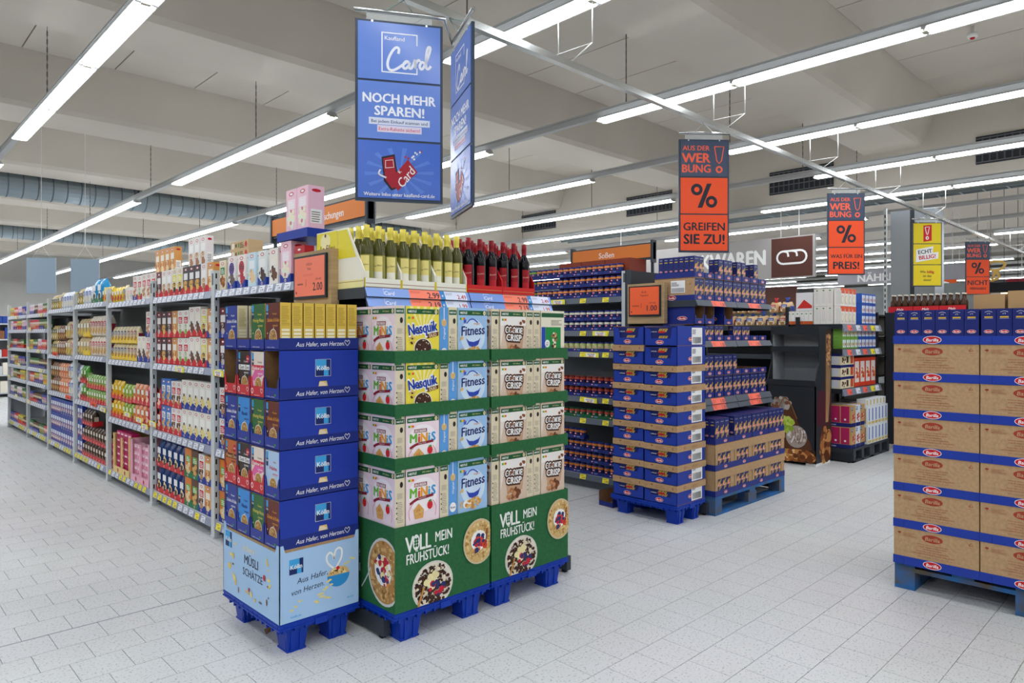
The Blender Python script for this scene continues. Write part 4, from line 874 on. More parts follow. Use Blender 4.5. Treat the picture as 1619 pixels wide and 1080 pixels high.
# ---- head shelves of the pasta gondola
head_unit(4.80, 2.87, 1.285, [(1.672, ('1.00',)), (1.345, ('1.00',)), (.882, ('1.00', '1.00'))], 'dark steel end shelving full of blue pasta cases', top=1.95, prices=None, depth=.66)
def narrow(x, z, P_, packs, what, dy=.015, kind=PP, s=1.):
    P_.put((x, 2.87+dy, z), 0, f'{what}')
    for q in packs: kind.put((x+.004+q*.0712, 2.87+dy+.005, z+.0035), 0, 'navy pasta pack, '+what.replace('open ', '').replace('on the ', '').replace('from the tower', 'from tower').replace('pasta case ', ''), 'packs in '+what, s)
hc = ['first', 'second', 'third', 'fourth']; xs4 = [4.808, 4.960, 5.29+.0, 5.45]
XS8 = [4.818+i*.1538 for i in range(8)]
for i in range(8):
    nm = names[i]
    # top shelf: full cases, then low trays with packs
    w1 = f'open pasta case on the upper end shelf, {nm} from the tower'
    if i in (0, 1, 3, 4, 6, 7): pass
    z = 1.673
    K = MB()
    narrow(XS8[i], z, PT_SIDE if i == 0 else PT_LOW, (0, 1), w1)
    for d_ in range(1, 4):
        pass
    w2 = f'low blue tray topping the end shelf, {nm} from the tower'
    PT_LOW.put((XS8[i], 2.885, z+.178), 0, w2)
    hi = 1 if i < 4 else 0
    top_n = {0: (0, 1), 1: (), 2: (1,), 3: (0, 1), 4: (1,), 5: (0,), 6: (1,), 7: ()}[i]
    for q in top_n:
        for d_ in range(7 if i == 0 else 2): PP.put((XS8[i]+.004+q*.0712, 2.89+d_*.0475, z+.1815), 0, f'navy pasta pack, {names[d_]} row, {w2}'.replace('low blue ', '').replace(' from the tower', ' from tower'), 'packs in '+w2, .98)
    # second shelf: open cases, mostly emptied
    if i < 6:
        PT_LOW.put((XS8[i], 2.885, 1.346), 0, f'blue pasta case on the middle end shelf, {nm} from the tower')
        for q in (0, 1):
            if i != 3: PP2.put((XS8[i]+.004+q*.0712, 2.889, 1.3495), 0, f'navy pasta pack in the middle end shelf case, {nm} from the tower', f'middle shelf packs {i}', .72)
        if i in (0, 1, 3): PT_SOLID.put((XS8[i], 2.885, 1.346+.135), 0, f'emptied open blue pasta case under the upper end shelf, {nm} from the tower', None, .80)
    else: PT_LOW.put((XS8[i], 2.885, 1.346), 0, f'emptied low blue tray on the middle end shelf, {nm} from the tower')
    # third shelf
    narrow(XS8[i], .883, PT_LOW, (0, 1), f'pasta case on the lower end shelf, {nm} from the tower')
    PT_LOW.put((XS8[i], 2.885, .883+.178), 0, f'upper pasta case on the lower end shelf, {nm} from the tower')
    for q in ((0, 1) if i < 4 else (0,) if i == 4 else ()): PP.put((XS8[i]+.004+q*.0712, 2.89, 1.0645), 0, f'navy pasta pack in the upper case of the lower end shelf, {nm} from the tower', f'lower shelf upper packs {i}', .98)
# ---- right pallet: seven layers of pasta boxes, one blue wooden pallet
PX, PY = 4.175, .055
t = wood_pallet((PX+.03, PY+.01, 0), .78, 1.20, 'worn blue wooden pallet under the high stack of pasta boxes at the open floor', False)
for c_ in range(3):
    for k in range(7):
        y = PY+1.205-c_*.4035; z = .1445+k*.2007+0
        cl = ['far', 'middle', 'near'][c_]
        (BIGB if k < 6 else BIGT).put((PX, y, z), -PI/2, f'kraft pasta box with blue band, {["lowest", "second", "third", "fourth", "fifth", "topmost"][k]} in the {cl} column of the high stack' if k < 6 else f'blue tray of pasta packs on top of the {cl} column of the high stack')
    for q in range(6):
        for d_ in range(3): SPAG.put((PX+.002+d_*.125, PY+1.205-c_*.4035-.003-q*.066, .1445+6*.2007+.0045), -PI/2, f'navy pasta pack, {["front", "middle", "rear"][d_]} row, {names[q]} from left in the {cl} tray of the high stack', f'packs on the high stack {cl}')
# ================================================================ LONG GONDOLAS
SHW = M('c2c6ca', .4); BACKP = M('8e9296', .5); RAILC = M('8f96ab', .35)
def flag(S_x, z, y=-.045, w_=.13, txt='yel'):
    m = MB(); c = M('f2e83a', .45) if txt == 'yel' else M('f4502a', .45); h = .042
    m.raw([(0, 0, 0), (w_, 0, -.004), (w_, 0, h-.004), (0, 0, h), (0, .002, 0), (w_, .002, -.004), (w_, .002, h-.004), (0, .002, h)], [(0, 1, 2, 3), (7, 6, 5, 4), (0, 4, 5, 1), (3, 2, 6, 7), (1, 5, 6, 2), (0, 3, 7, 4)], c)
    S = Surf(m, (0, 0, 0), (1, 0, -.03), (0, 0, 1)); S.up(.0005)
    if txt == 'yel': S.poly([(w_*.15, h*.12), (w_*.82, h*.05), (w_*.85, h*.82), (w_*.17, h*.9)], PAPER); S.text('DISCOUNT', w_*.5, h*.64, .012, INK, maxw=w_*.6, bold=.04); S.text('BILLIG!', w_*.52, h*.28, .014, RED, maxw=w_*.45, bold=.05)
    else: S.text('WERBUNG', w_*.56, h*.4, .017, INK, maxw=w_*.7, bold=.04); S.text('!', w_*.1, h*.5, .03, INK, bold=.03)
    return m
FLAG = {k: flag(0, 0, txt=k, w_=(.17 if k == 'yel' else .24)).mesh('price_flag') for k in ('yel', 'red')}
def price_rail_mesh(L_, kind, seed, lit=False):
    m = MB(); r = random.Random(seed); h = .05
    m.raw([(0, -.012, -.044), (L_, -.012, -.044), (L_, 0, .006), (0, 0, .006), (0, 0, -.044), (L_, 0, -.044)], [(0, 1, 2, 3), (0, 4, 5, 1), (0, 3, 4), (1, 5, 2), (3, 2, 5, 4)], RAILC if kind != 'dark' else M('5b636e', .35))
    S = Surf(m, (0, -.012, -.044), (1, 0, 0), (0, .012, .05)); x = .03
    while x < L_-.1:
        if kind == 'white': c, st = TAGW, .112
        elif kind == 'yel': c, st = (YEL if r.random() < .6 else TAGW), .115
        else: c, st = YEL, .26
        S.rect(x, .004, x+(.075 if kind != 'dark' else .07), .047, c)
        S.text(r.choice(('1.79', '3.79', '0.99', '2.49', '1.29', '1.99', '2.99')), x+.062, .018, .017, INK, maxw=.04, al='r', bold=.02); S.rect(x+.006, .034, x+.045, .037, INK)
        x += st
    return m
def bay(FR, x0, L_, shelves, label, top, first_post=True, kind='white', flags=(), near=True, depth=.47, post_top=1.83, dark=False):
    """one shelving unit: FR maps local (x along the front, y inwards)"""
    t = thing('shelving_unit', label, 'shelving', FR(x0, 0, 0), FR.rz); pc = POST if not dark else M('2a2d32', .45)
    def post(x):
        m = MB().box(x-.03, -.004, .0, x+.03, .03, post_top, pc); m.box(x-.035, -.01, 0, x+.035, .05, .02, pc)
        if near and not dark:
            for q in range(int(post_top/.075)): m.box(x+.0301, .004, .06+q*.075, x+.0308, .014, .095+q*.075, BLACK)
            m.box(x-.012, -.0048, post_top-.10, x+.012, -.004, post_top-.02, M('55595e'))
        return m
    obj('post', post(L_), t)
    if first_post: obj('post', post(0), t)
    obj('back_panel', MB().box(0, depth, .05, L_, depth+.01, top, BACKP if not dark else M('24272c')), t)
    for i, z in enumerate(shelves):
        sh = obj('shelf', MB().box(.028, .003, z-.035, L_-.028, depth, z, SHW if not dark else M('2a2d32', .45)), t)
        rm = price_rail_mesh(L_-.06, kind if (kind != 'white' or z > .3) else 'yel', i*7+len(label))
        o = obj('price_rail', rm, sh, (.03, .003, z-.004))
    obj('plinth', MB().box(.03, .06, 0, L_-.03, .08, .08, M('6b7076')), t)
    for q, (x, z, k) in enumerate(flags): obj('price_flag', FLAG[k], t, (x, -.02, z-.045), label='red price flag' if k == 'red' else 'yellow price flag')
    return t
G1 = Frame(1.85, 0, -PI/2)          # long aisle front: local x runs towards the viewer (x = -Y)
def fx(Y): return -Y
bays = [(3.545, 4.84), (4.84, 6.145), (6.145, 7.45), (7.45, 8.755), (8.755, 10.06), (10.06, 11.365), (11.365, 12.83)]
bn = ['nearest', 'second', 'third', 'fourth', 'fifth', 'sixth', 'farthest']
SHZ = [[1.70, 1.165, .62, .12]]*3+[[1.72, 1.18, .70, .12]]+[[1.70, 1.16, .72, .12]]+[[1.67, 1.47, 1.21, .965, .77, .51, .12]]*2
FL = {0: [(.05, 1.165, 'yel')], 1: [(.62, 1.165, 'yel'), (0.0, .70, 'yel')], 2: [(.95, .70, 'yel'), (1.1, .66, 'yel'), (.62, .72, 'yel')], 3: [(1.15, .70, 'yel'), (.75, .73, 'red')],
      4: [(1.0, .73, 'red'), (.35, 1.2, 'red')], 5: [(.9, 1.67, 'yel'), (.2, 1.5, 'yel'), (.1, 1.24, 'yel'), (.75, 1.21, 'yel'), (.9, .97, 'yel'), (.1, .53, 'yel')], 6: [(.7, 1.67, 'yel'), (.05, 1.24, 'yel'), (.9, 1.0, 'yel'), (.1, .8, 'yel'), (.7, .55, 'yel')]}
for i, (a, b_) in enumerate(bays):
    bay(G1, -b_, b_-a, SHZ[i], f'light grey steel shelving unit, {bn[i]} bay of the long aisle', 1.72, first_post=(i == 6), flags=FL[i], near=i < 3, post_top=1.84)
obj('shelving_end_panel', MB().box(1.86, 12.87, .0, 2.9, 12.91, 1.75, SHW), None, label='grey end panel closing the far end of the long gondola', cat='panel')

shw4 = ['top', 'second', 'third', 'bottom']; shw7 = ['top', 'second', 'third', 'fourth', 'fifth', 'sixth', 'bottom']
def put_row(FR, x, z, P_, n, pitch, label, group, y=.02, rows=1, dz=.2, tray_=None, tz=0., jit=0., deep=1, dp=.06, dtray=None):
    for r_ in range(rows):
        zz = z+.001+r_*dz
        if tray_:
            tray_.put(FR(x, y-.003, zz), FR.rz, 'cardboard tray under the '+label, group+' trays')
        for i in range(n):
            for d_ in range(deep):
                P_.put(FR(x+.003+i*pitch+RND.uniform(-jit, jit), y+d_*dp, zz+(.0025 if tray_ else 0)), FR.rz+RND.uniform(-jit, jit)*8, label, group)
def mk(kind, *a, **k):
    m = (carton if kind == 'c' else pouch)(*a, **k)
    return Proto('carton' if kind == 'c' else 'bag', 'carton' if kind == 'c' else 'bag', m)
# --- palette of wares: (proto, words)
COLW = set('beige white light blue pale cream dark red maroon orange yellow navy brown small magenta pink golden tan fresh green lime bright glossy and'.split())
def nm_(words): return '_'.join([q for q in words.split(' with ')[0].split() if q not in COLW][-3:])
def C_(w_, d, h, base, acc, pic, words, **k): return (Proto(nm_(words), 'carton', carton(w_, d, h, base, acc, pic, **k)), words, w_, h)
def P__(w_, d, h, base, acc, pic, words, name='food_bag', **k): return (Proto(nm_(words), 'bag', pouch(w_, d, h, base, acc, pic, **k)), words, w_, h)
TR = {}
def TRY(n, pitch, c, rim=.04, d=.1):
    k = (n, round(pitch, 4), c, rim, d)
    if k not in TR: TR[k] = tray(n, pitch, c, rim, d)
    return TR[k]
def run(b, s, items, nsh=shw4, y=.025, x_start=.045, FR=G1, where=None, ystep=None):
    """items: (ware, n, rows, traycolour|None) from the far end of the bay to its near end"""
    a, b_ = bays[b]; x = -b_+x_start; z = SHZ[b][s]; wh = where or f'{nsh[s]} shelf, {bn[b]} bay'
    for ware, n, rows, tc in items:
        if ware is None: x += n; continue
        P_, words, w_, h = ware; pitch = w_+.0035
        for r_ in range(rows):
            if tc: TRY(n, pitch, tc).put(FR(x, y-.004, z+.001+r_*(h+.004)), FR.rz, f'{ {"d0242c":"red","203c9c":"blue","f2cf2c":"yellow","2e8a3c":"green","f0b8cc":"pink","1f7a4a":"green"}.get(tc, "brown")} tray of {words.split(" with ")[0]}s, {wh}', f'{words} trays {b}{s}')
            for i in range(n): P_.put(FR(x+.001+i*pitch, y, z+.0035+r_*(h+.004)), FR.rz, f'{words}, {wh}', f'{words}s {b}{s}')
        x += n*pitch+.004
R_, B_, Y_, G_ = 'd0242c', '203c9c', 'f2cf2c', '1f7a4a'
W = {
 'muff': C_(.105, .06, .20, 'e8dcc0', '3c8a4a', ('b06a32', '8a4a24'), 'beige muffin mix carton'),
 'purp': C_(.118, .06, .215, 'f0ebe6', 'f4f4f2', ('2a2422', '6a5a54'), 'white cake mix carton with purple disc', circle='5a3a8a'),
 'redc': C_(.118, .06, .215, 'f2e6e0', 'f4f4f2', ('d8d0c8', 'b83040'), 'light cake mix carton with red disc', circle='b82a38'),
 'lbl': C_(.112, .06, .215, 'cbe2ec', 'eef4f6', ('e8b070', 'f0d0a0'), 'light blue cake mix carton'),
 'cake': C_(.112, .06, .215, 'e6ebe8', 'f6f4ee', ('2e201c', '4a342c'), 'pale cake mix carton with dark cake', band='c8dce8'),
 'chc': C_(.112, .06, .215, 'efe9e0', 'f4ead8', ('3a2418', '6a4430'), 'cream cake mix carton with chocolate cake'),
 'pink': C_(.13, .10, .24, 'f2c6d4', 'f8e4ea', ('f4ead0', 'e8f0d8', 'd87a9a'), 'pale pink dessert mix carton'),
 'red': C_(.12, .06, .20, 'b8242c', '8c1820', ('e8b070', 'f0d8b8'), 'red waffle mix carton'),
 'mar': C_(.115, .055, .205, '6a3438', 'eceae8', ('c8c0b8', '3a2420'), 'maroon cake mix carton'),
 'blk': C_(.115, .055, .205, '40343a', 'eceae8', ('e8c060', 'c89040'), 'dark cake mix carton with golden cake'),
 'wht': C_(.115, .055, .205, 'ece6e2', 'f8f6f2', ('b07850', 'e0c8a8'), 'white cake mix carton'),
 'yel': C_(.115, .055, .205, 'e9e2cc', 'e8dc40', ('3a2c24', 'e0b84c'), 'pale cake mix carton with yellow label'),
 'org': C_(.115, .055, .205, 'd99a54', 'f4e8d0', ('f0d8a8', 'c87830'), 'orange cake mix carton'),
 'grw': C_(.115, .055, .205, 'eeeee6', 'cc3038', ('8ab05a', 'e8e0d0'), 'white cake mix carton with green trim'),
 'blw': C_(.11, .055, .21, '3c78c8', 'f4f4f2', ('c89a5c', 'e6cfa0'), 'blue and white muesli cookie carton'),
 'rdw': C_(.11, .055, .205, 'f0ece8', 'cf2430', ('c09060', '3a2420'), 'white and red baking carton'),
 'crm': C_(.115, .055, .215, 'eeeadf', 'f8f6ee', ('4a342a', 'e8d68a'), 'cream cake mix carton with blue foot', band='24409c'),
 'nvy': P__(.125, .07, .205, '1f3c78', 'e8eaf0', ('e8d6a8', '4a3428'), 'navy blue baking mix bag'),
 'orc': C_(.13, .05, .21, 'dd7f2c', '6cae3c', ('e8d098', 'f0e4c0'), 'orange organic mix carton', logo=False),
 'brc': C_(.13, .05, .21, '5c3626', '6cae3c', ('e0b468', 'c89040'), 'brown organic mix carton', logo=False),
 'ypk': P__(.085, .05, .14, 'f0cf3c', 'f6f4ea', ('c03028',), 'yellow pudding powder pack'),
 'wtub': C_(.10, .08, .12, 'efece6', 'f0b0a0', ('d8d0c0',), 'white tub', logo=False),
 'tall': C_(.12, .07, .21, 'efe8e0', 'd8404c', ('c88050', 'e8c8a0'), 'pale dessert carton with red label'),
 'goldb': P__(.095, .06, .15, 'e6d8ae', '3a3c7c', ('b88040',), 'cream baking powder bag with blue print', gloss=.4),
 'mab': P__(.095, .06, .15, 'e6d8ae', '8a2440', ('b88040',), 'cream sugar bag with wine red print', gloss=.4),
 'yb': P__(.11, .06, .17, 'f2c422', 'f6e46a', ('e89820',), 'bright yellow bag'),
 'gb': P__(.10, .06, .16, '9cbc3c', 'dce8a0', ('c8a050',), 'lime green bag'),
 'ob': P__(.11, .06, .17, 'ee9a6a', 'f2ead8', ('e8582c', 'f0d0a8'), 'orange and white bag'),
 'rb': P__(.11, .06, .17, 'd83038', 'f0e0dc', ('f4c8b0',), 'red bag'),
 'blu': P__(.19, .10, .24, '2f9bd4', 'f2f4f2', ('e8e4d8', '1f4a3a'), 'glossy sky blue bag', gloss=.2),
 'bw': P__(.12, .07, .18, 'e4eaf2', '2c58b4', ('e8e0c8',), 'white bag with blue print'),
 'gold': P__(.10, .07, .17, 'b79b52', '2e4a38', ('e6d8a0',), 'golden nut bag'),
 'wrd': P__(.10, .07, .20, 'e8dccb', 'c8384c', ('d8a040',), 'white flour bag with red print', gloss=.6),
 'wyl': P__(.12, .08, .19, 'cfb98c', 'f2ecda', ('e0c050',), 'tan flour bag', gloss=.6),
 'grn': P__(.12, .07, .18, '58a83c', 'cfe8a8', ('a03028',), 'fresh green bag'),
 'grn2': P__(.09, .06, .14, '8cbc5c', 'e4ecc8', ('c89a58',), 'small light green bag'),
 'brn': P__(.10, .07, .17, '8c5a3c', 'e4dccb', ('c89a58',), 'brown nut bag'),
 'dkb': P__(.10, .07, .16, '4c3428', 'c8b8a0', ('786050',), 'dark brown bag'),
 'mag': C_(.11, .07, .06, 'd0246c', 'f0d0e0', ('b01850',), 'magenta dessert pack', logo=False),
 'mgp': C_(.10, .07, .06, 'f2bccb', 'f8e0e8', ('e088a8',), 'pale pink dessert pack', logo=False),
 'nb': C_(.10, .05, .17, '24409a', 'e8ecf4', ('c83038', 'e8e0d0'), 'blue boxed sweets carton', logo=False),
 's1': C_(.07, .04, .12, '3048a0', 'd83848', ('e8d0a0',), 'small blue spice pack', logo=False),
 's2': C_(.07, .04, .12, 'd8404c', 'f4f0e8', ('e8d0a0',), 'small red spice pack', logo=False),
 's3': C_(.07, .04, .12, 'e2cf52', '38803c', ('c83830',), 'small yellow spice pack', logo=False),
 's4': C_(.07, .04, .13, 'e8e0e4', 'd87aa8', ('f0c8d8',), 'small pale pink pack', logo=False),
 's5': C_(.07, .04, .12, '38703c', 'e8e4c0', ('c8a050',), 'small green spice pack', logo=False),
 's6': C_(.07, .04, .11, '6a4a30', 'e8d8b0', ('2c2420',), 'small brown spice pack', logo=False)}
w = W
GP = (None, .032, 0, 0)
run(0, 0, [(w['muff'], 1, 1, None), GP, (w['purp'], 1, 1, B_), GP, (w['redc'], 1, 1, B_), GP, (w['lbl'], 1, 1, None), GP, (w['cake'], 1, 1, B_), GP, (w['chc'], 1, 1, None), GP, (w['pink'], 1, 1, B_), GP, (w['red'], 1, 1, None)])
run(0, 1, [(w['mar'], 2, 2, B_), (w['blk'], 3, 2, R_), (w['org'], 3, 2, R_), (w['grw'], 3, 2, R_)])
run(0, 2, [(w['rdw'], 3, 2, B_), (w['crm'], 4, 2, B_), (w['mar'], 3, 2, B_)])
run(0, 3, [(w['orc'], 2, 2, B_), (w['rdw'], 3, 2, B_), (w['crm'], 4, 2, B_)])
run(1, 0, [(w['mar'], 1, 1, R_), (w['wht'], 2, 1, R_), (w['yel'], 2, 1, R_), (w['blk'], 3, 1, R_), (w['wht'], 1, 1, R_), (w['org'], 1, 1, R_)])
run(1, 1, [(w['mar'], 1, 2, R_), (w['blk'], 1, 2, R_), (w['mar'], 1, 2, R_), (w['org'], 1, 2, R_), (w['grw'], 2, 2, R_), (w['chc'], 2, 2, R_), (w['yel'], 1, 2, R_), (w['org'], 1, 2, B_)])
run(1, 2, [(w['rb'], 1, 2, R_), (w['blw'], 2, 2, R_), (w['rdw'], 2, 2, R_), (w['crm'], 5, 2, B_)])
run(1, 3, [(w['nvy'], 5, 2, R_), (w['orc'], 1, 2, G_), (w['brc'], 1, 2, G_), (w['rdw'], 1, 2, B_), (w['org'], 1, 2, B_)])
run(2, 0, [(w['ypk'], 4, 1, None), (w['goldb'], 1, 1, None), (w['wtub'], 2, 1, None), (w['tall'], 1, 1, B_), (w['grw'], 1, 1, R_), (w['tall'], 3, 1, None)])
run(2, 1, [(w['goldb'], 5, 2, Y_), (w['mab'], 3, 2, Y_), (w['chc'], 2, 1, B_), (w['tall'], 1, 2, B_)])
run(2, 2, [(w['yb'], 3, 2, R_), (w['gb'], 3, 2, R_), (w['ob'], 3, 2, R_), (w['rb'], 2, 2, R_)])
run(2, 3, [(None, .03, 0, 0), (w['mag'], 1, 4, None), (None, .03, 0, 0), (w['mag'], 4, 6, None), (None, .06, 0, 0), (w['mgp'], 4, 5, None)])
run(3, 0, [(w['gold'], 2, 1, None), (w['bw'], 3, 1, None), (w['blu'], 2, 1, G_), (w['ypk'], 4, 1, None)])
run(3, 1, [(w['wyl'], 2, 2, None), (w['wyl'], 2, 2, Y_), (w['wrd'], 7, 2, None)])
run(3, 2, [(w['bw'], 1, 2, None), (w['grn'], 2, 2, R_), (w['grn2'], 6, 2, R_), (w['grn2'], 2, 2, R_)])
run(3, 3, [(w['nb'], 2, 3, None), (w['dkb'], 4, 3, R_), (w['dkb'], 5, 2, R_)])
run(4, 0, [(w['gold'], 4, 1, None), (w['wyl'], 1, 1, None), (w['bw'], 4, 1, None), (w['gold'], 1, 1, None)])
run(4, 1, [(w['gold'], 3, 2, None), (w['brn'], 4, 2, None), (w['wyl'], 2, 2, None), (w['wrd'], 2, 2, None)])
run(4, 2, [(w['brn'], 4, 2, None), (w['ob'], 4, 2, None), (w['bw'], 3, 2, None)])
run(4, 3, [(w['nb'], 5, 3, None), (w['nb'], 6, 3, B_)])
seq = ['s1', 's2', 's3', 's4', 's5', 's6']
for b in (5, 6):
    for s_ in range(7):
        r = random.Random(b*10+s_)
        run(b, s_, [(w[r.choice(seq)], r.choice((3, 4, 5)), 1, r.choice((R_, B_, None))) for _ in range(4)], nsh=shw7)
# extra layers on top of the top shelf
def stackup(b, x, z, ware, n, words2, g, tr=None, y=.05):
    P_, words, w_, h = ware
    for i in range(n): P_.put(G1(-bays[b][1]+x+i*(w_+.004), y, z+.003), G1.rz, f'{words}, {words2}', g)
ZT = 1.70
stackup(0, 1.02, ZT+.24+.055, w['pink'], 2, 'topmost on the blue tray above the nearest bay', 'pink cartons high on the near bay', y=.03)
obj('display_tray', MB().box(0, 0, 0, .37, .24, .05, M('203c9c', .5)), None, G1(-bays[0][1]+.92, .02, ZT+.2485), -PI/2, label='shallow dark blue tray on top of the pink cartons in the nearest bay', cat='cardboard tray')
stackup(0, .80, ZT, w['lbl'], 1, 'standing behind the front row of the nearest bay', 'set back light blue carton', y=.12)
for i in range(2):
    m = MB().box(0, 0, 0, .29, .10, .058, M('c8ab80', .6)); S = m.faces(0, 0, 0, .29, .10, .058)['f']; S.rect(.02, .01, .06, .048, M('e8e0d0')); S.disc(.09, .03, .012, .014, BROWN, 9); S.rect(.12, .015, .14, .045, LEAF); S.lines(.15, .01, .22, .05, 4, BROWN, 2); S.disc(.25, .03, .018, .02, RED, 10)
    obj('muffin_mix_carton', m, None, G1(-bays[0][1]+.05, .10, ZT+.2175+i*.0585), -PI/2, label=f'long flat kraft carton, {["lower", "upper"][i]} of two lying above the nearest bay', cat='carton')
obj('carton', MB().box(0, 0, 0, .29, .10, .216, M('d8c8a8', .6)), None, G1(-bays[0][1]+.05, .10, ZT+.001), -PI/2, label='plain beige carton behind the front row, carrying the two flat kraft cartons', cat='carton')
for i in range(5):
    if i < 4: w['yel'][0].put(G1(-bays[1][1]-.28+i*.12+.05-.0, .10, ZT+.003), -PI/2, 'pale cake mix carton, lower of the set back stack above the third bay', 'set back beige cartons low')
for i in range(4): w['org'][0].put(G1(-bays[1][1]-.28+i*.12+.05, .10, ZT+.003+.206), -PI/2, 'beige and orange cake mix carton, upper set back stack near the second bay', 'set back beige cartons high')
for i in range(3): w['wht'][0].put(G1(-bays[1][1]+.55+i*.12, .10, ZT+.21), -PI/2, 'pinkish white cake mix carton, topmost above the second bay', 'set back white cartons', 1.1)
for i in range(4): w['blk'][0].put(G1(-bays[1][1]+.50+i*.12, .10, ZT+.003), -PI/2, 'dark cake mix carton in the set back row of the second bay', 'set back dark cartons')
for i in range(3): w['wht'][0].put(G1(-bays[1][1]+.08+i*.12, .10, ZT+.003), -PI/2, 'white cake mix carton in the set back row of the second bay', 'set back pale cartons', 1.15)
# big pink and yellow shelf-ready trays at the bottom of the third bay
for i, (c, nmc) in enumerate((('e9cf86', 'straw yellow'), ('efb2c6', 'pink'))):
    m = MB(); B = M(c, .5); L_ = .50; hh = .36
    m.box(0, .0, 0, L_, .003, .06, B); m.box(0, .003, 0, L_, .30, .003, B)
    for x in (0, L_/2-.012, L_-.024): m.box(x, -.001, 0, x+.024, .012, hh if x != L_/2-.012 else hh*.93, B)
    m.box(0, .012, .003, .003, .30, hh, B); m.box(L_-.003, .012, .003, L_, .30, hh, B); m.box(0, .297, .003, L_, .30, hh, KRAFT_IN)
    S = Surf(m, (0, 0, 0), (1, 0, 0), (0, 0, 1)); S.up(.001); [S.disc(x, .028, .018, .02, RED, 12) for x in (.15, .36)]
    obj('display_tray', m, None, G1(-bays[2][1]+.195+i*.535, .002, .1215), -PI/2, label=f'tall {nmc} slotted tray holding flat packs, bottom shelf of the third bay', cat='cardboard tray')

# ---- jars gondola: front parallel to the first one
G2 = Frame(4.86, 0, -PI/2)
SHJ = [1.73, 1.433, 1.242, .834, .64, .13]
bay(G2, -4.93, 1.34, SHJ, 'grey shelving unit full of pasta sauce jars', 1.75, first_post=True, kind='dark', flags=((.75-.25, 1.73, 'yel'), (1.0, 1.434, 'yel'), (.9, 1.243, 'yel'), (.88, .834, 'yel')), post_top=1.95)
bay(G2, -6.30, 1.34, SHJ, 'further grey shelving unit beyond the sauce jar bay', 1.75, first_post=False, kind='dark', near=False, post_top=1.95)
jr = [(0, 3, 'orange', .102, 'green'), (1, 2, 'white', .092, None), (2, 1, 'lime', 0, None), (3, 2, 'tomato', .095, None), (4, 1, 'spice', 0, None), (5, 4, 'amber', .104, None)]
jd = {'orange': 'orange pesto jar', 'green': 'green pesto jar', 'white': 'pale sauce jar', 'lime': 'light green sauce jar', 'tomato': 'tomato sauce jar', 'spice': 'red jar with green lid', 'amber': 'amber sauce jar'}
js = ['top', 'second', 'third', 'fourth', 'fifth', 'bottom']
for s_, rows_, k, dz, alt in jr:
    for r_ in range(rows_):
        for b in range(6):
            for side in (0,):
                x = -4.93+.045+b*.207; z = SHJ[s_]+.001+r_*dz
                if s_ == 5 and r_ == 3 and b in (4, 5): continue
                JT['green' if k == 'spice' else 'blue'].put(G2(x, .02, z), -PI/2, f'low cardboard tray, {js[s_]} shelf of jar bay', f'jar trays {s_}')
                kk = 'green' if (alt and b < 1) else k
                for q in range(3): JAR[kk].put(G2(x+.036+q*.0665, .056, z+.0025), -PI/2+.2*math.sin(b*3+q), f'{jd[kk]}, {js[s_]} shelf of jar bay', f'{kk} jars on shelf {s_}')
for r_ in range(3):      # start of the next bay: green pesto
    for b in range(3):
        x = -4.99-.207*(b+1); z = 1.731+r_*.102
        JT['blue'].put(G2(x, .02, z), -PI/2, 'low cardboard tray with green pesto jars beyond the jar bay', 'jar trays beyond')
        for q in range(3): JAR['green'].put(G2(x+.036+q*.0665, .056, z+.0025), -PI/2, 'green pesto jar with blue lid, top shelf beyond the jar bay', 'green jars beyond')
for i in range(3):
    m = MB().box(0, 0, 0, .27, .25, .19, M('9c3f28', .55)); S = m.faces(0, 0, 0, .27, .25, .19)['f']; S.disc(.13, .11, .03, .03, M('b8603c'), 16); S.disc(.13, .11, .025, .025, M('9c3f28', .55), 16); S.rect(.2, .05, .25, .17, PAPER if i == 1 else M('8c3824'))
    obj('cardboard_box', m, None, G2(-4.42+i*.275, .085, 1.732), -PI/2, label=f'rust red carton behind the jars under the orange sign, {["far", "middle", "near"][i]} one', cat='cardboard box')
    obj('cardboard_box', MB().box(0, 0, 0, .27, .25, .15, M('8a3a26', .55)), None, G2(-4.42+i*.275, .085, 1.732+.191), -PI/2, label=f'rust red carton on top, behind the jars under the orange sign, {["far", "middle", "near"][i]} one', cat='cardboard box')
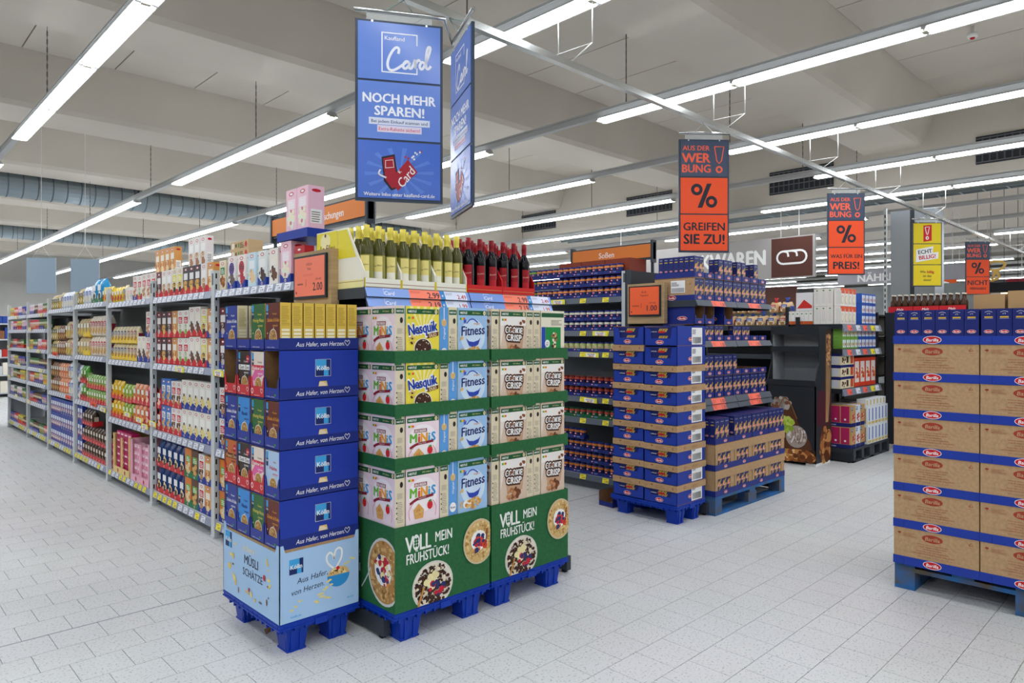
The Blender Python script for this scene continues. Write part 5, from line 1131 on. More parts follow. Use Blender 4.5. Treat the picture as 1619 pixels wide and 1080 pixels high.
# ================================================================ SIGNS
FRM = M('3c4757', .35); ORG = M('e2853c', .45)
def hanging_sign(X, Y, yaw, zt, panels, label, wd=.46, ph=.30, card=False, pipe=True, sc=1.):
    """three panels in a dark frame, clear holder and steel bar above; local x to the viewer's right"""
    t = thing('hanging_sign', label, 'sign', (X, Y, zt-.94*sc), yaw); Wd = wd*sc; Hh = (3*ph+.05)*sc
    obj('frame', MB().box(-Wd/2-.014, -.008, 0, Wd/2+.014, .008, Hh, FRM), t)
    for i, fn in enumerate(panels):
        z0 = Hh-.012-(i+1)*ph*sc-i*.011; m = MB(); m.box(-Wd/2, -.012, z0, Wd/2, -.008, z0+ph*sc, fn[0])
        S = Surf(m, (-Wd/2, -.012, z0), (1, 0, 0), (0, 0, 1)); fn[1](S, Wd, ph*sc); obj('poster', m, t)
        m = MB(); m.box(-Wd/2, .008, z0, Wd/2, .012, z0+ph*sc, fn[0]); S = Surf(m, (Wd/2, .012, z0), (-1, 0, 0), (0, 0, 1)); fn[1](S, Wd, ph*sc); obj('poster', m, t)
    cl = M('e6ecec', .2, alpha=.28); obj('clear_holder', MB().box(-Wd*.4, -.003, Hh, Wd*.4, .003, Hh+.055, cl), t)
    rv = MB()
    for x in (-Wd*.33, Wd*.33): rv.lathe([(.005, 0), (.005, .003)], 8, M('d8d8d8', .3, metal=.8), x, 0)
    bolt = MB()
    for x in (-Wd*.33, Wd*.33): bolt.box(x-.005, -.012, Hh-.013, x+.005, -.008, Hh-.003, M('d8dcdc', .3, metal=.8))
    obj('rivet', bolt, t)
    if pipe:
        obj('steel_bar', MB().tube2 if 0 else (lambda m: (m.tube([(-Wd*.53, 0, Hh+.055), (Wd*.56, 0, Hh+.055)], .012, 10, CHROME), m)[1])(MB()), t)
        m = MB(); zr = RZ_-.02-(zt-.94*sc); m.tube([(-Wd*.2, 0, Hh+.06), (.0, 0, zr), (Wd*.2, 0, Hh+.06)], .0035, 5, WIRE); obj('wire_hook', m, t)
    return t
OR = M('f9592c', .35); SLATE = M('4b566b', .22); RO = M('f9694c', .4); BLK = M('2b2c38', .4)
def p_werb(S, w_, h):
    S.text('AUS DER', w_*.33, h*.80, h*.14, RO, maxw=w_*.58, bold=.03); S.text('WER', w_*.33, h*.53, h*.27, RO, maxw=w_*.60, bold=.06); S.text('BUNG', w_*.335, h*.23, h*.23, RO, maxw=w_*.60, bold=.05)
    x = w_*.82; S.ribbon([(x-w_*.10, h*.84), (x+w_*.10, h*.84), (x+w_*.05, h*.44), (x, h*.37), (x-w_*.05, h*.44), (x-w_*.10, h*.84)], h*.03, RO, False); S.disc(x, h*.2, h*.10, h*.10, RO, 18); S.disc(x, h*.2, h*.05, h*.05, SLATE, 14)
def p_pct(S, w_, h):
    x, y = w_*.5, h*.5
    for a, b_ in ((-.2, .2), (.2, -.2)): S.disc(x+a*w_*.78, y+b_*h*.85, h*.165, h*.165, BLK, 22); S.disc(x+a*w_*.78, y+b_*h*.85, h*.075, h*.075, OR, 16)
    S.poly([(x-w_*.14, y-h*.34), (x-w_*.04, y-h*.34), (x+w_*.16, y+h*.34), (x+w_*.06, y+h*.34)], BLK)
def p_two(a, b_, s1=.17, s2=.23, f=.5):
    def fn(S, w_, h): S.text(a, w_*.5, h*.68, h*s1, BLK, maxw=w_*.90, bold=.035); S.text(b_, w_*.5, h*.33, h*s2, BLK, maxw=w_*.88, bold=.05)
    return fn
werb = lambda a, b_, s1=.17, s2=.23: [(SLATE, p_werb), (OR, p_pct), (OR, p_two(a, b_, s1, s2))]
YS = M('efd62a', .4)
def p_ex(S, w_, h):
    S.poly([(w_*.36, h*.08), (w_*.66, h*.14), (w_*.66, h*.92), (w_*.36, h*.88)], M('d6262c')); x = w_*.5; S.ribbon([(x-w_*.08, h*.80), (x+w_*.08, h*.82), (x+w_*.03, h*.5), (x, h*.42), (x-w_*.03, h*.5), (x-w_*.08, h*.80)], h*.04, PAPER, False); S.disc(x, h*.27, h*.08, h*.09, PAPER, 12); S.disc(x, h*.27, h*.035, h*.04, M('d6262c'), 10)
def p_echt(S, w_, h):
    S.poly([(w_*.08, h*.1), (w_*.9, h*.3), (w_*.9, h*.62), (w_*.7, h*.58), (w_*.72, h*.9), (w_*.1, h*.74)], PAPER); S.text('ECHT', w_*.42, h*.64, h*.2, BLK, maxw=w_*.5, bold=.04, rot=.12); S.text('BILLIG!', w_*.5, h*.38, h*.2, M('c8242c'), maxw=w_*.72, bold=.05, rot=.12)
def p_wie(S, w_, h):
    S.text('Wie', w_*.34, h*.68, h*.12, BLK, maxw=w_*.2, bold=.03); S.text('billig', w_*.62, h*.68, h*.14, M('c8242c'), maxw=w_*.28, bold=.05); S.text('ist das', w_*.5, h*.48, h*.12, BLK, maxw=w_*.45, bold=.03); S.text('denn?', w_*.5, h*.28, h*.12, BLK, maxw=w_*.4, bold=.03)
CB1, CB2 = M('6f8fdc', .18, name='glossy_blue_poster'), M('4f74d0', .2)
def hand_card(S, x, y, s_, m, wd):
    R_ = lambda pts, k=1.: S.ribbon([(x+a*s_, y+b_*s_) for a, b_ in pts], wd*k, m)
    R_([(.42, .62), (.44, .78), (.36, .84), (.24, .74), (.10, .48), (.04, .22), (.10, .04), (.24, .02), (.42, .12), (.60, .26), (.72, .36)])
    R_([(.80, .34), (.70, .38), (.60, .26), (.60, .14), (.68, .12), (.78, .22), (.82, .34), (.80, .16), (.88, .14), (.96, .3)])
    R_([(.96, .30), (1.00, .44), (1.02, .34), (1.02, .16), (1.04, .34), (1.14, .46), (1.18, .40)])
    R_([(1.36, .34), (1.26, .40), (1.18, .28), (1.20, .16), (1.28, .16), (1.38, .34), (1.50, .66), (1.56, .92), (1.48, .94), (1.42, .72), (1.40, .36), (1.42, .18), (1.50, .18), (1.58, .28)])
def p_card1(S, w_, h):
    L = M('f2f4fc', .35); x0, y0, x1, y1 = w_*.28, h*.13, w_*.72, h*.84; q = h*.022
    S.rect(x0, y0, x0+q, y1, L); S.rect(x0, y1-q, x1, y1, L); S.rect(x0, y0, x1, y0+q, L); S.rect(x1-q, y0, x1, y0+h*.12, L); S.rect(x1-q, y1-h*.2, x1, y1, L)
    S.text('Kaufland', x0+w_*.16, y1-h*.10, h*.075, L, maxw=w_*.24, bold=.02); hand_card(S, w_*.34, h*.17, w_*.345, L, h*.045)
def p_card2(S, w_, h):
    L = M('f4f6fc', .35); S.text('NOCH MEHR', w_*.5, h*.72, h*.17, L, maxw=w_*.88, bold=.05); S.text('SPAREN!', w_*.5, h*.50, h*.17, L, maxw=w_*.64, bold=.05)
    S.rect(w_*.13, h*.25, w_*.87, h*.37, M('dfe4f4')); S.text('Bei jedem Einkauf scannen und', w_*.5, h*.31, h*.058, M('3c4c84'), maxw=w_*.70, bold=.02); S.rect(w_*.23, h*.12, w_*.77, h*.24, M('e6dcec')); S.text('Extra-Rabatte sichern!', w_*.5, h*.18, h*.062, M('d8506c'), maxw=w_*.50, bold=.02)
def p_card3(S, w_, h):
    for i in range(14):
        a = 2*PI*i/14; S.poly([(w_*.5, h*.45), (w_*.5+w_*.42*math.cos(a), h*.45+h*.45*math.sin(a)), (w_*.5+w_*.42*math.cos(a+.14), h*.45+h*.45*math.sin(a+.14))], M('5f88dc', .25))
    r_ = M('a81c2e', .35); S.poly([(w_*.40, h*.14), (w_*.50, h*.20), (w_*.44, h*.78), (w_*.28, h*.72), (w_*.31, h*.30)], M('2c2430')); S.poly([(w_*.41, h*.18), (w_*.48, h*.22), (w_*.425, h*.74), (w_*.30, h*.69), (w_*.33, h*.33)], r_)
    S.ribbon([(w_*.33, h*.53), (w_*.33, h*.66), (w_*.42, h*.68), (w_*.43, h*.55), (w_*.33, h*.53)], h*.01, PAPER, False)
    S.poly([(w_*.38, h*.32), (w_*.48, h*.14), (w_*.72, h*.48), (w_*.60, h*.70)], r_); hand_c = M('f0e8ec', .35); S.text('Card', w_*.57, h*.38, h*.16, hand_c, maxw=w_*.26, rot=.92, shear=.2); S.text('K', w_*.50, h*.48, h*.06, PAPER, rot=.9)
    S.ribbon([(w_*.27, h*.5), (w_*.25, h*.42), (w_*.34, h*.36)], h*.03, M('dfe0e8')); r2 = random.Random(2)
    for i in range(9): S.disc(w_*(.55+r2.random()*.22), h*(.68+r2.random()*.18), h*.018, h*.02, r2.choice((RED, PAPER)), 6)
    S.text('Weitere Infos unter kaufland-card.de', w_*.5, h*.07, h*.065, PAPER, maxw=w_*.86, bold=.02)
cardp = [(CB1, p_card1), (CB1, p_card2), (CB2, p_card3)]
# first sign nearly faces the viewer, the second one turns away from it
dC = 3.66; lC = (631.5-809.5)/F*dC
hanging_sign(lC*CS+dC*SN, -lC*SN+dC*CS, -TH+.235, 3.04, cardp, 'blue customer card sign facing the viewer above the wine bottles', wd=.43, pipe=False)
dD = 3.78; lD = (730.5-809.5)/F*dD
hanging_sign(lD*CS+dD*SN, -lD*SN+dD*CS, -TH-1.245+0, 2.985+.02, cardp, 'blue customer card sign turned away, right of the first blue sign', wd=.43, pipe=False)
a = Vector((lC*CS+dC*SN, -lC*SN+dC*CS, 3.10)); yw = -TH+.235; ux = Vector((math.cos(yw), math.sin(yw), 0)); b_ = Vector((lD*CS+dD*SN, -lD*SN+dD*CS, 3.08)); yw2 = -TH-1.245; ux2 = Vector((math.cos(yw2), math.sin(yw2), 0))
m = MB(); m.tube([a-ux*.235, a+ux*.16, a+ux*.235+Vector((0, 0, -.002)), b_-ux2*.22, b_+ux2*.235], .012, 10, CHROME)
for c_, u_ in ((a, ux), (b_, ux2)): m.tube([c_-u_*.08, Vector((c_.x+.03, RY, RZ_-.02)), c_+u_*.08], .0035, 5, M('9ab0ac', .4, metal=.4))
obj('bent_steel_bar', m, None, label='bent chrome bar that holds the two blue signs under the rail', cat='rail')
yaw1 = -TH+.07
for X, words, a1, a2, s1, s2, kind in ((5.22, 'dark and orange sale sign with big words in two lines, nearest of the orange signs', 'GREIFEN', 'SIE ZU!', .23, .28, 'o'), (8.38, 'dark and orange sale sign reading PREIS, second orange sign', 'WAS FÜR EIN', 'PREIS!', .15, .29, 'o'),
                                       (11.55, 'yellow sale sign with red and white lettering', '', '', 0, 0, 'y'), (14.6, 'dark and orange sale sign, farthest of the orange signs', 'NICHT', 'VERPASSEN!', .29, .13, 'o')):
    hanging_sign(X, 3.04, yaw1+{5.22: -.02}.get(X, -.1), 3.03 if X < 9 else 3.05, werb(a1, a2, s1, s2) if kind == 'o' else [(YS, p_ex), (YS, p_echt), (YS, p_wie)], words, wd=.40, ph=.30)
# aisle header signs on top of the gondolas (facing the aisles)
def header(X, Y0_, Y1_, z0, z1, txt, tx, label, th=.04, hgt=.075, base=1.722):
    t = thing('aisle_sign', label, 'sign', (X, Y1_, z0)); L_ = Y1_-Y0_; h = z1-z0; D_ = M('39434c', .4)
    m = MB().box(0, 0, 0, L_, th, h, D_); m.box(0, -.012, -.03, .02, th+.01, h+.02, D_); m.box(L_-.02, -.012, -.03, L_, th+.01, h+.02, D_); obj('frame', m, t, rz=-PI/2)
    m = MB().box(.02, -.006, .018, L_-.02, 0, h-.012, ORG); S = Surf(m, (0, -.006, 0), (1, 0, 0), (0, 0, 1)); S.text(txt, L_*tx, h*.5, hgt, PAPER, maxw=L_*.8, bold=.02); obj('panel', m, t, rz=-PI/2)
    m = MB()
    for x in (.01, L_-.03): m.box(x, .01, -(z0-base), x+.02, .03, 0, D_)
    obj('support', m, t, rz=-PI/2)
header(5.2, 3.53, 4.49, 2.075, 2.225, 'Soßen', .46, 'orange aisle sign reading Soßen above the sauce jars', hgt=.055, base=1.731)
header(2.335, 3.66, 4.98, 2.115, 2.265, 'Backmischungen', .62, 'orange aisle sign above the baking mixes, partly behind the blue sign', hgt=.05)
# ================================================================ BEYOND: bread stand, third gondola, bakery
DK = M('26292e', .45)
# cardboard bread stand with printed side
t = thing('bread_stand', 'dark cardboard display stand with bread and grape print', 'display stand', (7.39, 3.52, 0), -PI/2)
obj('foot_block', MB().box(.05, .02, 0, .12, .40, .03, WHITE).box(.42, .02, 0, .53, .40, .03, WHITE), t)
m = MB(); m.box(0, 0, .03, .535, .012, .86, DK); S = Surf(m, (0, 0, .03), (1, 0, 0), (0, 0, 1)); fb = M('c98a48', .5); fb2 = M('e0b070', .5); fl_ = M('d8cfc6', .5)
S.rect(.005, .002, .53, .14, M('3a2418')); S.blobs(.2, .08, .19, .07, 110, .055, [fb, fb2, M('a8642e'), M('8a4c24'), M('f0c888')], 3, 8); S.blobs(.42, .07, .10, .06, 50, .06, [M('8a4c24'), fb, M('6a3818')], 5, 9)
S.poly([(.02, .18), (.0+.05, .46), (.2, .66), (.26, .60), (.36, .40), (.48, .22), (.50, .14), (.2, .13)], M('5a3420'))
S.disc(.33, .27, .115, .12, M('a89a90', .5), 18); S.blobs(.33, .28, .09, .09, 60, .035, [M('cfc6c0', .5), M('b0a298', .5), M('948478', .5), M('ddd6d0', .5)], 12, 7); [S.ribbon([(.26+.03*i, .20), (.29+.03*i, .28), (.28+.03*i, .36)], .006, M('8a5a44')) for i in range(5)]; S.blobs(.20, .40, .09, .09, 44, .05, [M('a8c040'), M('c0d060'), M('8aa834')], 6, 10); S.blobs(.10, .52, .06, .05, 12, .06, [M('3a2438'), M('8a2030')], 7, 9); S.blobs(.16, .62, .10, .06, 50, .05, [M('9a9088'), M('857a72'), M('b4aaa2'), M('7a4a34')], 15, 8); S.ribbon([(.02, .3), (.2, .68), (.34, .46)], .012, M('8a5a30'))
obj('front_panel', m, t)
for x, nm in ((0, 'side_panel'), (.523, 'side_panel')):
    pts = [(0, .03), (.40, .03), (.40, 1.46), (.22, 1.46), (.22, .0+.93), (0, .86)]
    pts = [(0, .03), (.42, .03), (.42, 1.49), (.10, 1.49), (.10, 1.10), (0, .90)]
    m = MB(); m.raw([(x, a, c) for a, c in pts]+[(x+.012, a, c) for a, c in pts], [(5, 4, 3, 2, 1, 0), tuple(range(6, 12))]+[(i, (i+1) % 6, 6+(i+1) % 6, 6+i) for i in range(6)], DK)
    if x: 
        S = Surf(m, (x+.012, 0, 0), (0, 1, 0), (0, 0, 1)); S.poly([(.14, .04), (.415, .04), (.415, 1.45), (.26, 1.45), (.22, .9), (.16, .5)], M('3c2820')); S.poly([(.02, .45), (.2, .40), (.41, .5), (.41, .78), (.06, .8)], M('4a1c2a')); S.blobs(.26, .22, .13, .17, 60, .10, [M('a86a34'), M('7a4422'), M('c08a50'), M('5c3018')], 4, 9)
        for i in range(12): S.ribbon([(.3+.006*i-.04, .45), (.27+.010*i, .85), (.27+.011*i, 1.40)], .005, M(('c89a68', '9a6a40', 'e0b888')[i % 3]))
        S.blobs(.34, 1.22, .06, .2, 70, .035, [M('b8865c'), M('8a5a38'), M('5a3624'), M('d0a070')], 9, 6)
    obj(nm, m, t)
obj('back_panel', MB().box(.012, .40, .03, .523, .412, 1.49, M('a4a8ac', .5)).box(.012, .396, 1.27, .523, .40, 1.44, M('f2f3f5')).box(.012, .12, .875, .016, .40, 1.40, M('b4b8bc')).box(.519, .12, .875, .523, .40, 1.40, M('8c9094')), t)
for z, y0 in ((.86, .0), (1.22, .10)): obj('shelf', MB().box(.012, y0, z, .523, .40, z+.012, DK).box(.0, y0-.008, z-.01, .535, y0, z+.05, DK), t)
obj('header_panel', MB().box(.012, .09, 1.40, .535, .10, 1.49, DK).box(.012, .10, 1.44, .523, .40, 1.45, DK), t)
for z, y0, nn in ((.873, .02, 6), (1.233, .12, 6)):
    for i in range(nn): pass
# third gondola: aisle side with sliced bread, end shelving with cartons
def bread_bag(c):
    m = pouch(.115, .20, .13, 'd9b98c', c, ('f0e4c8', 'b88850')); S = Surf(m, (0, 0, 0), (1, 0, 0), (0, 0, 1)); S.lines(.01, .01, .1, .12, 1, M('c8a070'), 2)
    m.lathe([(.03, .125), (.012, .15), (.028, .18)], 8, M(c, .3), .0575, .1); return Proto('bread_bag', 'bread', m)
BR = {c: bread_bag(c) for c in ('2a4fb0', 'c8303c')}
t = thing('shelving_unit', 'black shelving unit with bags of sliced bread', 'shelving', (7.90, 5.9, 0), -PI/2); L_ = 2.4
obj('back_panel', MB().box(0, .47, .05, L_, .48, 1.62, M('1c1e22')), t)
for z in (1.50, 1.16, .85, .50, .15): obj('shelf', MB().box(0, 0, z-.03, L_, .47, z, DK).box(0, -.01, z-.05, L_, 0, z+.005, M('3c4148')), t)
for x in (0, L_/2, L_-.04): obj('post', MB().box(x, 0, 0, x+.04, .04, 1.72, DK), t)
G3 = Frame(7.90, 5.9, -PI/2)
for r_, z in ((0, 1.501), (1, 1.66)):
    for i in range(17):
        c = '2a4fb0' if (i//4+r_) % 2 else 'c8303c'
        if r_ and i % 5 == 4: continue
        BR[c].put(G3(.05+i*.137, .05+.05*r_, z), -PI/2, f'bag of sliced bread with {"blue" if c[0] == "2" else "red"} wrapper on the black shelf, {["lower", "upper"][r_]} layer', f'bread bags {c} {r_}')
head_unit(7.88, 2.90, 1.22, [(1.515, ()), (1.24, ()), (.80, ())], 'dark end shelving beside the bread stand with cartons', dark=DK, top=1.6)
ht = thing('price_strip_set', '', '') if 0 else None
for z, nm in ((1.515, 'upper'), (1.24, 'middle'), (.80, 'lower')):
    m = MB(); m.raw([(0, -.02, -.075), (1.21, -.02, -.075), (1.21, .0, .0), (0, 0, 0), (0, .004, -.075), (1.21, .004, -.075)], [(0, 1, 2, 3), (0, 4, 5, 1), (0, 3, 4), (1, 5, 2), (3, 2, 5, 4)], M('7d8494', .35)); S = Surf(m, (0, -.02, -.075), (1, 0, 0), (0, .02, .075))
    for x, c in ((.12, SALMON), (.38, TAGW), (.6, SALMON), (.85, YEL), (1.0, TAGW)): S.rect(x, .008, x+.13, .07, M('fb6a58') if c == SALMON else c); S.text('1.99', x+.12, .03, .028, INK, al='r', maxw=.06)
    obj('price_rail', m, None, (7.885, 2.895, z-.002), label=f'grey price rail on the {nm} shelf beside the bread stand', cat='price rail')
H3 = Frame(7.89, 2.90, 0)
def block(x, z, ware, n, rows, label, g, deep=1, y=.02, side=None):
    P_, words, w_, h = ware
    for r_ in range(rows):
        for i in range(n): P_.put(H3(x+i*(w_+.003), y, z+.001+r_*(h+.002)), 0, label, g)
mag2 = (Proto('snack_carton', 'carton', carton(.10, .38, .20, 'b3245c', 'e8c890', ('c89a58', 'e8d8b0'), side='b3245c')), '', .10, .20)
tanc = (Proto('snack_carton', 'carton', carton(.11, .38, .20, 'c89a5c', 'f0e4d0', ('8a5a34',))), '', .11, .20)
wbc = (Proto('snack_carton', 'carton', carton(.11, .38, .20, 'dfe4ee', 'c83038', ('b88850',))), '', .11, .20)
for g_, x in ((mag2, .0), ): pass
t = thing('plastic_pallet', 'two dark grey plastic pallets side by side under milk and cereal cartons', 'pallet', (7.90, 2.80, 0)) if 0 else None
for k in (0, 1):
    t = thing('plastic_pallet', f'dark grey plastic pallet, {["left", "right"][k]} one under the cartons beside the bread stand', 'pallet', (7.915+k*.58, 2.79, 0)); PG = M('3c4147', .5)
    obj('deck', MB().box(0, 0, .125, .575, .50, .15, PG), t)
    for x in (0, .25, .505): obj('leg', MB().box(x, 0, 0, x+.07, .50, .125, PG), t)
    obj('runner', MB().box(0, 0, 0, .575, .04, .02, PG), t)
def flat(nm, cat, X, Y, z, w_, d, h, base, fn=None, fl2=None, label='', group=None, face='f'):
    m = MB().box(0, 0, 0, w_, d, h, M(base, .5) if isinstance(base, str) else base); fc = m.faces(0, 0, 0, w_, d, h)
    if fn: fn(fc['f'])
    if fl2: fl2(fc['l'])
    return obj(nm, m, None, (X, Y, z), label=label, cat=cat, group=group)
for r_ in range(2):
    z = .152+r_*.235
    for i, (c, w2) in enumerate((('c9a068', .13), ('dfe4ee', .12), ('c9a068', .11))):
        def sd(S): 
            for q in range(4): S.rect(.01+q*.1, .045, .10+q*.1, .225, M('b3245c', .45)); S.disc(.055+q*.1, .08, .012, .012, PAPER, 8)
            S.rect(0, 0, .42, .042, NAVY); S.text('von Herzen', .2, .021, .018, PAPER, maxw=.14, shear=.2)
        flat('cereal_case', 'carton', 7.905+i*.135, 2.81, z, .13, .42, .232, c, lambda S: (S.rect(0, 0, .13, .042, NAVY), brand_square(S, .03, .2, .04), S.blobs(.07, .1, .04, .04, 14, .03, [OAT, M('d8c8a0'), BERRY], 3)), sd if i == 0 else None, f'{["magenta and tan", "white", "tan"][i]} cereal carton, {["lower", "upper"][r_]} layer on the dark pallet')
for r_ in range(2):
    for i in range(6):
        flat('milk_carton', 'milk carton', 8.38+i*.112, 2.80, .152+r_*.213, .108, .35, .21, 'eceff2', lambda S: (S.rect(.03, .05, .06, .19, M('2f6cc8')), S.rect(.01, .01, .098, .04, M('d8c070'))), lambda S: S.rect(.02, .02, .33, .19, M('b89a70')) , f'white milk carton with blue stripe, {["lower", "middle"][r_]} layer on the right dark pallet', f'milk cartons layer {r_}')
for i in range(6):
    flat('milk_carton', 'milk carton', 8.38+i*.112, 2.82, .152+.427, .100, .10, .08, 'eceff2', lambda S: S.rect(.02, .01, .06, .07, M('d8c070')), None, 'white milk carton with yellow mark, top layer on the right dark pallet', 'milk cartons top layer')
for r_ in range(3):
    flat('sweets_case', 'carton', 7.895, 2.915, .802+r_*.131, .38, .40, .129, 'e8dcb8', lambda S: (S.rect(0, .10, .38, .129, NAVY), S.blobs(.08, .05, .05, .03, 12, .03, [GOLD, CREAM, BROWN], 3), S.rect(.16, .02, .22, .09, M('4a3428')), S.rect(.28, .01, .36, .1, M('2c50b0' if 0 else 'c8542c'))), lambda S: (S.rect(0, .095, .40, .129, NAVY), S.rect(.01, .01, .38, .09, M('d4d6dc'))), f'cream and navy sweets case, {["lowest", "middle", "topmost"][r_]} of three on the lower shelf')
for i in range(4):
    flat('snack_box', 'carton', 8.29+i*.175+.0, 2.915, .802, .17, .25, .33, 'd8452c', lambda S: (S.rect(.02, .05, .15, .29, M('e8e0d8', .3)), S.blobs(.085, .15, .05, .07, 14, .05, [M('e0b070'), PAPER, M('d8452c')], 4)), None, f'orange red snack box with window, {names[i]} from the bread stand', None)
for lvl, z, nc in ((0, 1.242, 2), (1, 1.517, 3)):
    for r_ in range(nc):
        for i in range(9):
            if lvl == 1 and i < 5: continue
            c = '7db04a' if (lvl == 0 and i < 4) else '2c58b4'
            flat('sweets_carton', 'carton', 7.90+i*.118+.05, 2.92, z+r_*.122, .112, .10, .12, c, lambda S: (S.rect(.01, .015, .05, .10, M('e8eef4')), S.rect(.06, .015, .10, .10, M('e8eef4')), S.disc(.03, .05, .012, .02, GOLD, 8), S.disc(.08, .05, .012, .02, M('c8542c'), 8)), None, f'{"green" if c[0] == "7" else "blue"} sweets carton with white fields, {["middle", "upper"][lvl]} shelf beside the bread stand', f'sweets cartons {lvl} {c}')
for r_ in range(2):
    for q in range(3): flat('cracker_carton', 'carton', 7.90, 3.00+q*.071, 1.517+r_*.20, .10, .069, .198, 'efe9e2', None, lambda S: (S.rect(.015, .03, .054, .16, M('e4e0da')), S.disc(.035, .175, .012, .008, LEAF, 8)), f'narrow white carton side, {["lower", "upper"][r_]} layer, {names[q]} from the shelf front', None)
    for i in range(4):
        flat('cracker_carton', 'carton', 7.90+i*.115, 2.92, 1.517+r_*.20, .112, .07, .198, 'efe9e2', lambda S: (S.rect(.0, .14, .112, .198, M('e2592c')), S.disc(.056, .07, .035, .05, M('c8b088'), 12), S.disc(.056, .07, .028, .042, CREAM, 12)), lambda S: (S.rect(.02, .02, .08, .17, M('e4e0da')),), f'white cracker carton with orange top, {["lower", "upper"][r_]} layer beside the bread stand', f'cracker cartons {r_}')
for i in range(6):
    flat('cracker_carton', 'carton', 7.905, 3.225+i*.0505, 1.517, .10, .049, .15, 'efe9e2', None, lambda S: (S.rect(.006, .04, .043, .145, M('f6f4f0')), S.rect(0, 0, .049, .035, M('d8602c')), S.disc(.025, .12, .010, .007, LEAF, 8)), 'white cracker carton seen from its narrow side at the shelf end', 'narrow cracker cartons at shelf end')
flat('open_carton', 'carton', 7.905, 3.225, 1.669, .20, .19, .21, 'ece9ea', None, lambda S: S.poly([(.01, .03), (.18, .03), (.18, .06), (.09, .13)], M('d8352c')), 'opened white carton with red triangle on top of the narrow cracker cartons')
# kraft clad bakery tower with lettering, black bread rack, grey clad column, header signs
KT = M('a98560', .75, noise=.08, scale=6)
t = thing('kraft_display', 'kraft brown display tower with black lettering', 'display stand', (10.9, 3.36, 0), -PI/2)
m = MB().box(0, 0, 0, .75, .5, 1.68, KT); S = Surf(m, (0, 0, 0), (1, 0, 0), (0, 0, 1)); S.rect(0, 1.02, .75, 1.035, BLACK); S.rect(.1, 1.45, .75, 1.68, M('4a2c24')); S.ribbon([(.34, 1.62), (.24, 1.60), (.24, 1.50), (.34, 1.50)], .02, PAPER)
S.text('Mit', .18, 1.18, .08, BLACK, bold=.02); S.text('MÜHLE', .30, 1.30-.02, .10, BLACK, bold=.03, shear=.1); S.text('Empfehlung', .28, 1.09, .06, BLACK, maxw=.4)
for i in range(7): y = .95-i*.13; S.ribbon([(.1, y), (.16, y+.05), (.22, y-.04), (.28, y+.03), (.36, y-.03)], .02, M('3a2a20')); S.disc(.45, y, .03, .03, M('3a2a20'), 9)
obj('body', m, t)
t = thing('bread_rack', 'black open rack with loaves beside the kraft display', 'rack', (10.8, 4.75, 0), -PI/2)
for x in (0, .62, 1.24): obj('post', MB().box(x, 0, 0, x+.035, .035, 1.72, BLACK).box(x, .4, 0, x+.035, .435, 1.72, BLACK), t)
for z in (.4, .8, 1.1, 1.4, 1.69): obj('shelf', MB().box(0, 0, z-.02, 1.27, .43, z, BLACK).box(0, .42, z, 1.27, .43, z+.27 if z < 1.6 else z, M('77776f', .4)), t)
LF = MB(); LF.lathe([(.02, 0), (.06, .02), (.07, .06), (.05, .1), (.02, .115)], 9, M('c08a4c', .6, noise=.2, scale=30)); lfp = Proto('bread_loaf', 'bread', LF)
for z in (.8, 1.1, 1.4):
    for i in range(7): lfp.put((10.95, 4.62-i*.16, z+.001), 0, 'golden bread loaf lying on the black rack', 'bread loaves on the rack', .9)
GC = M('9aa0a6', .3, metal=.3)
m = MB().box(0, 0, 0, .5, .62, 3.35, GC).box(-.004, .28, 0, 0, .34, 3.35, M('3c4046'))
obj('column', m, None, (12.0, 3.05, 0), label='grey clad column with a dark vertical joint', cat='column')
obj('slotted_post', (lambda m: [m.box(-.001, .012, .1+i*.09, 0, .028, .15+i*.09, BLACK) for i in range(36)] and m)(MB().box(0, 0, 0, .04, .04, 3.4, POST)), None, (11.9, 3.70, 0), label='light grey slotted post in front of the clad column', cat='post')
def wallsign(X, Y0_, Y1_, z0, z1, base, fn, label, th=.06, name='department_sign'):
    m = MB().box(0, 0, 0, Y1_-Y0_, th, z1-z0, M(base, .45)); S = Surf(m, (0, 0, 0), (1, 0, 0), (0, 0, 1)); fn(S, Y1_-Y0_, z1-z0); o = obj(name, m, None, (X, Y1_, z0), -PI/2, label=label, cat='sign')
    for x in (.3, Y1_-Y0_-.3): obj('hanging_cable', MB().box(x, .02, z1-z0, x+.012, .032, (3.73 if X < 12.9 else 4.75)-z0, WIRE), o)
    return o
def bakery(S, w_, h):
    S.text('BACKWAREN', w_*.585, h*.56, h*.38, PAPER, maxw=1.95, bold=.06); x0 = w_-.80; S.rect(x0, h*.03, w_-.04, h*.97, M('5a352c', .5))
    cx, cy = x0+.38, h*.5; a, b_ = .27, .115; q = [(cx-a+b_+b_*math.cos(t_), cy+b_*math.sin(t_)) for t_ in [PI/2+PI*i/8 for i in range(9)]]+[(cx+a-b_+b_*math.cos(t_), cy+b_*math.sin(t_)) for t_ in [-PI/2+PI*i/8 for i in range(9)]]
    S.ribbon(q+[q[0]], .036, PAPER, False); 
    for d_ in (-.10, .06): S.ribbon([(cx+d_-.06, cy+b_), (cx+d_+.02, cy+.09), (cx+d_+.04, cy+.01)], .035, PAPER)
wallsign(12.42, 5.03, 9.6, 2.43, 3.19, 'a9a5a2', bakery, 'large grey sign reading BACKWAREN with a brown bread loaf field')
wallsign(12.54, 5.42, 7.6, 1.9, 2.29, '5a352c', lambda S, w_, h: None, 'plain dark brown fascia behind the pasta shelves under the grey sign')
wallsign(17.0, 3.7, 6.35, 2.58, 2.90, 'a8a6ae', lambda S, w_, h: S.text('NÄHRMITTEL', 1.18, h*.42, h*.56, PAPER, maxw=1.9, bold=.06), 'long grey sign reading NÄHRMITTEL half hidden by the column')
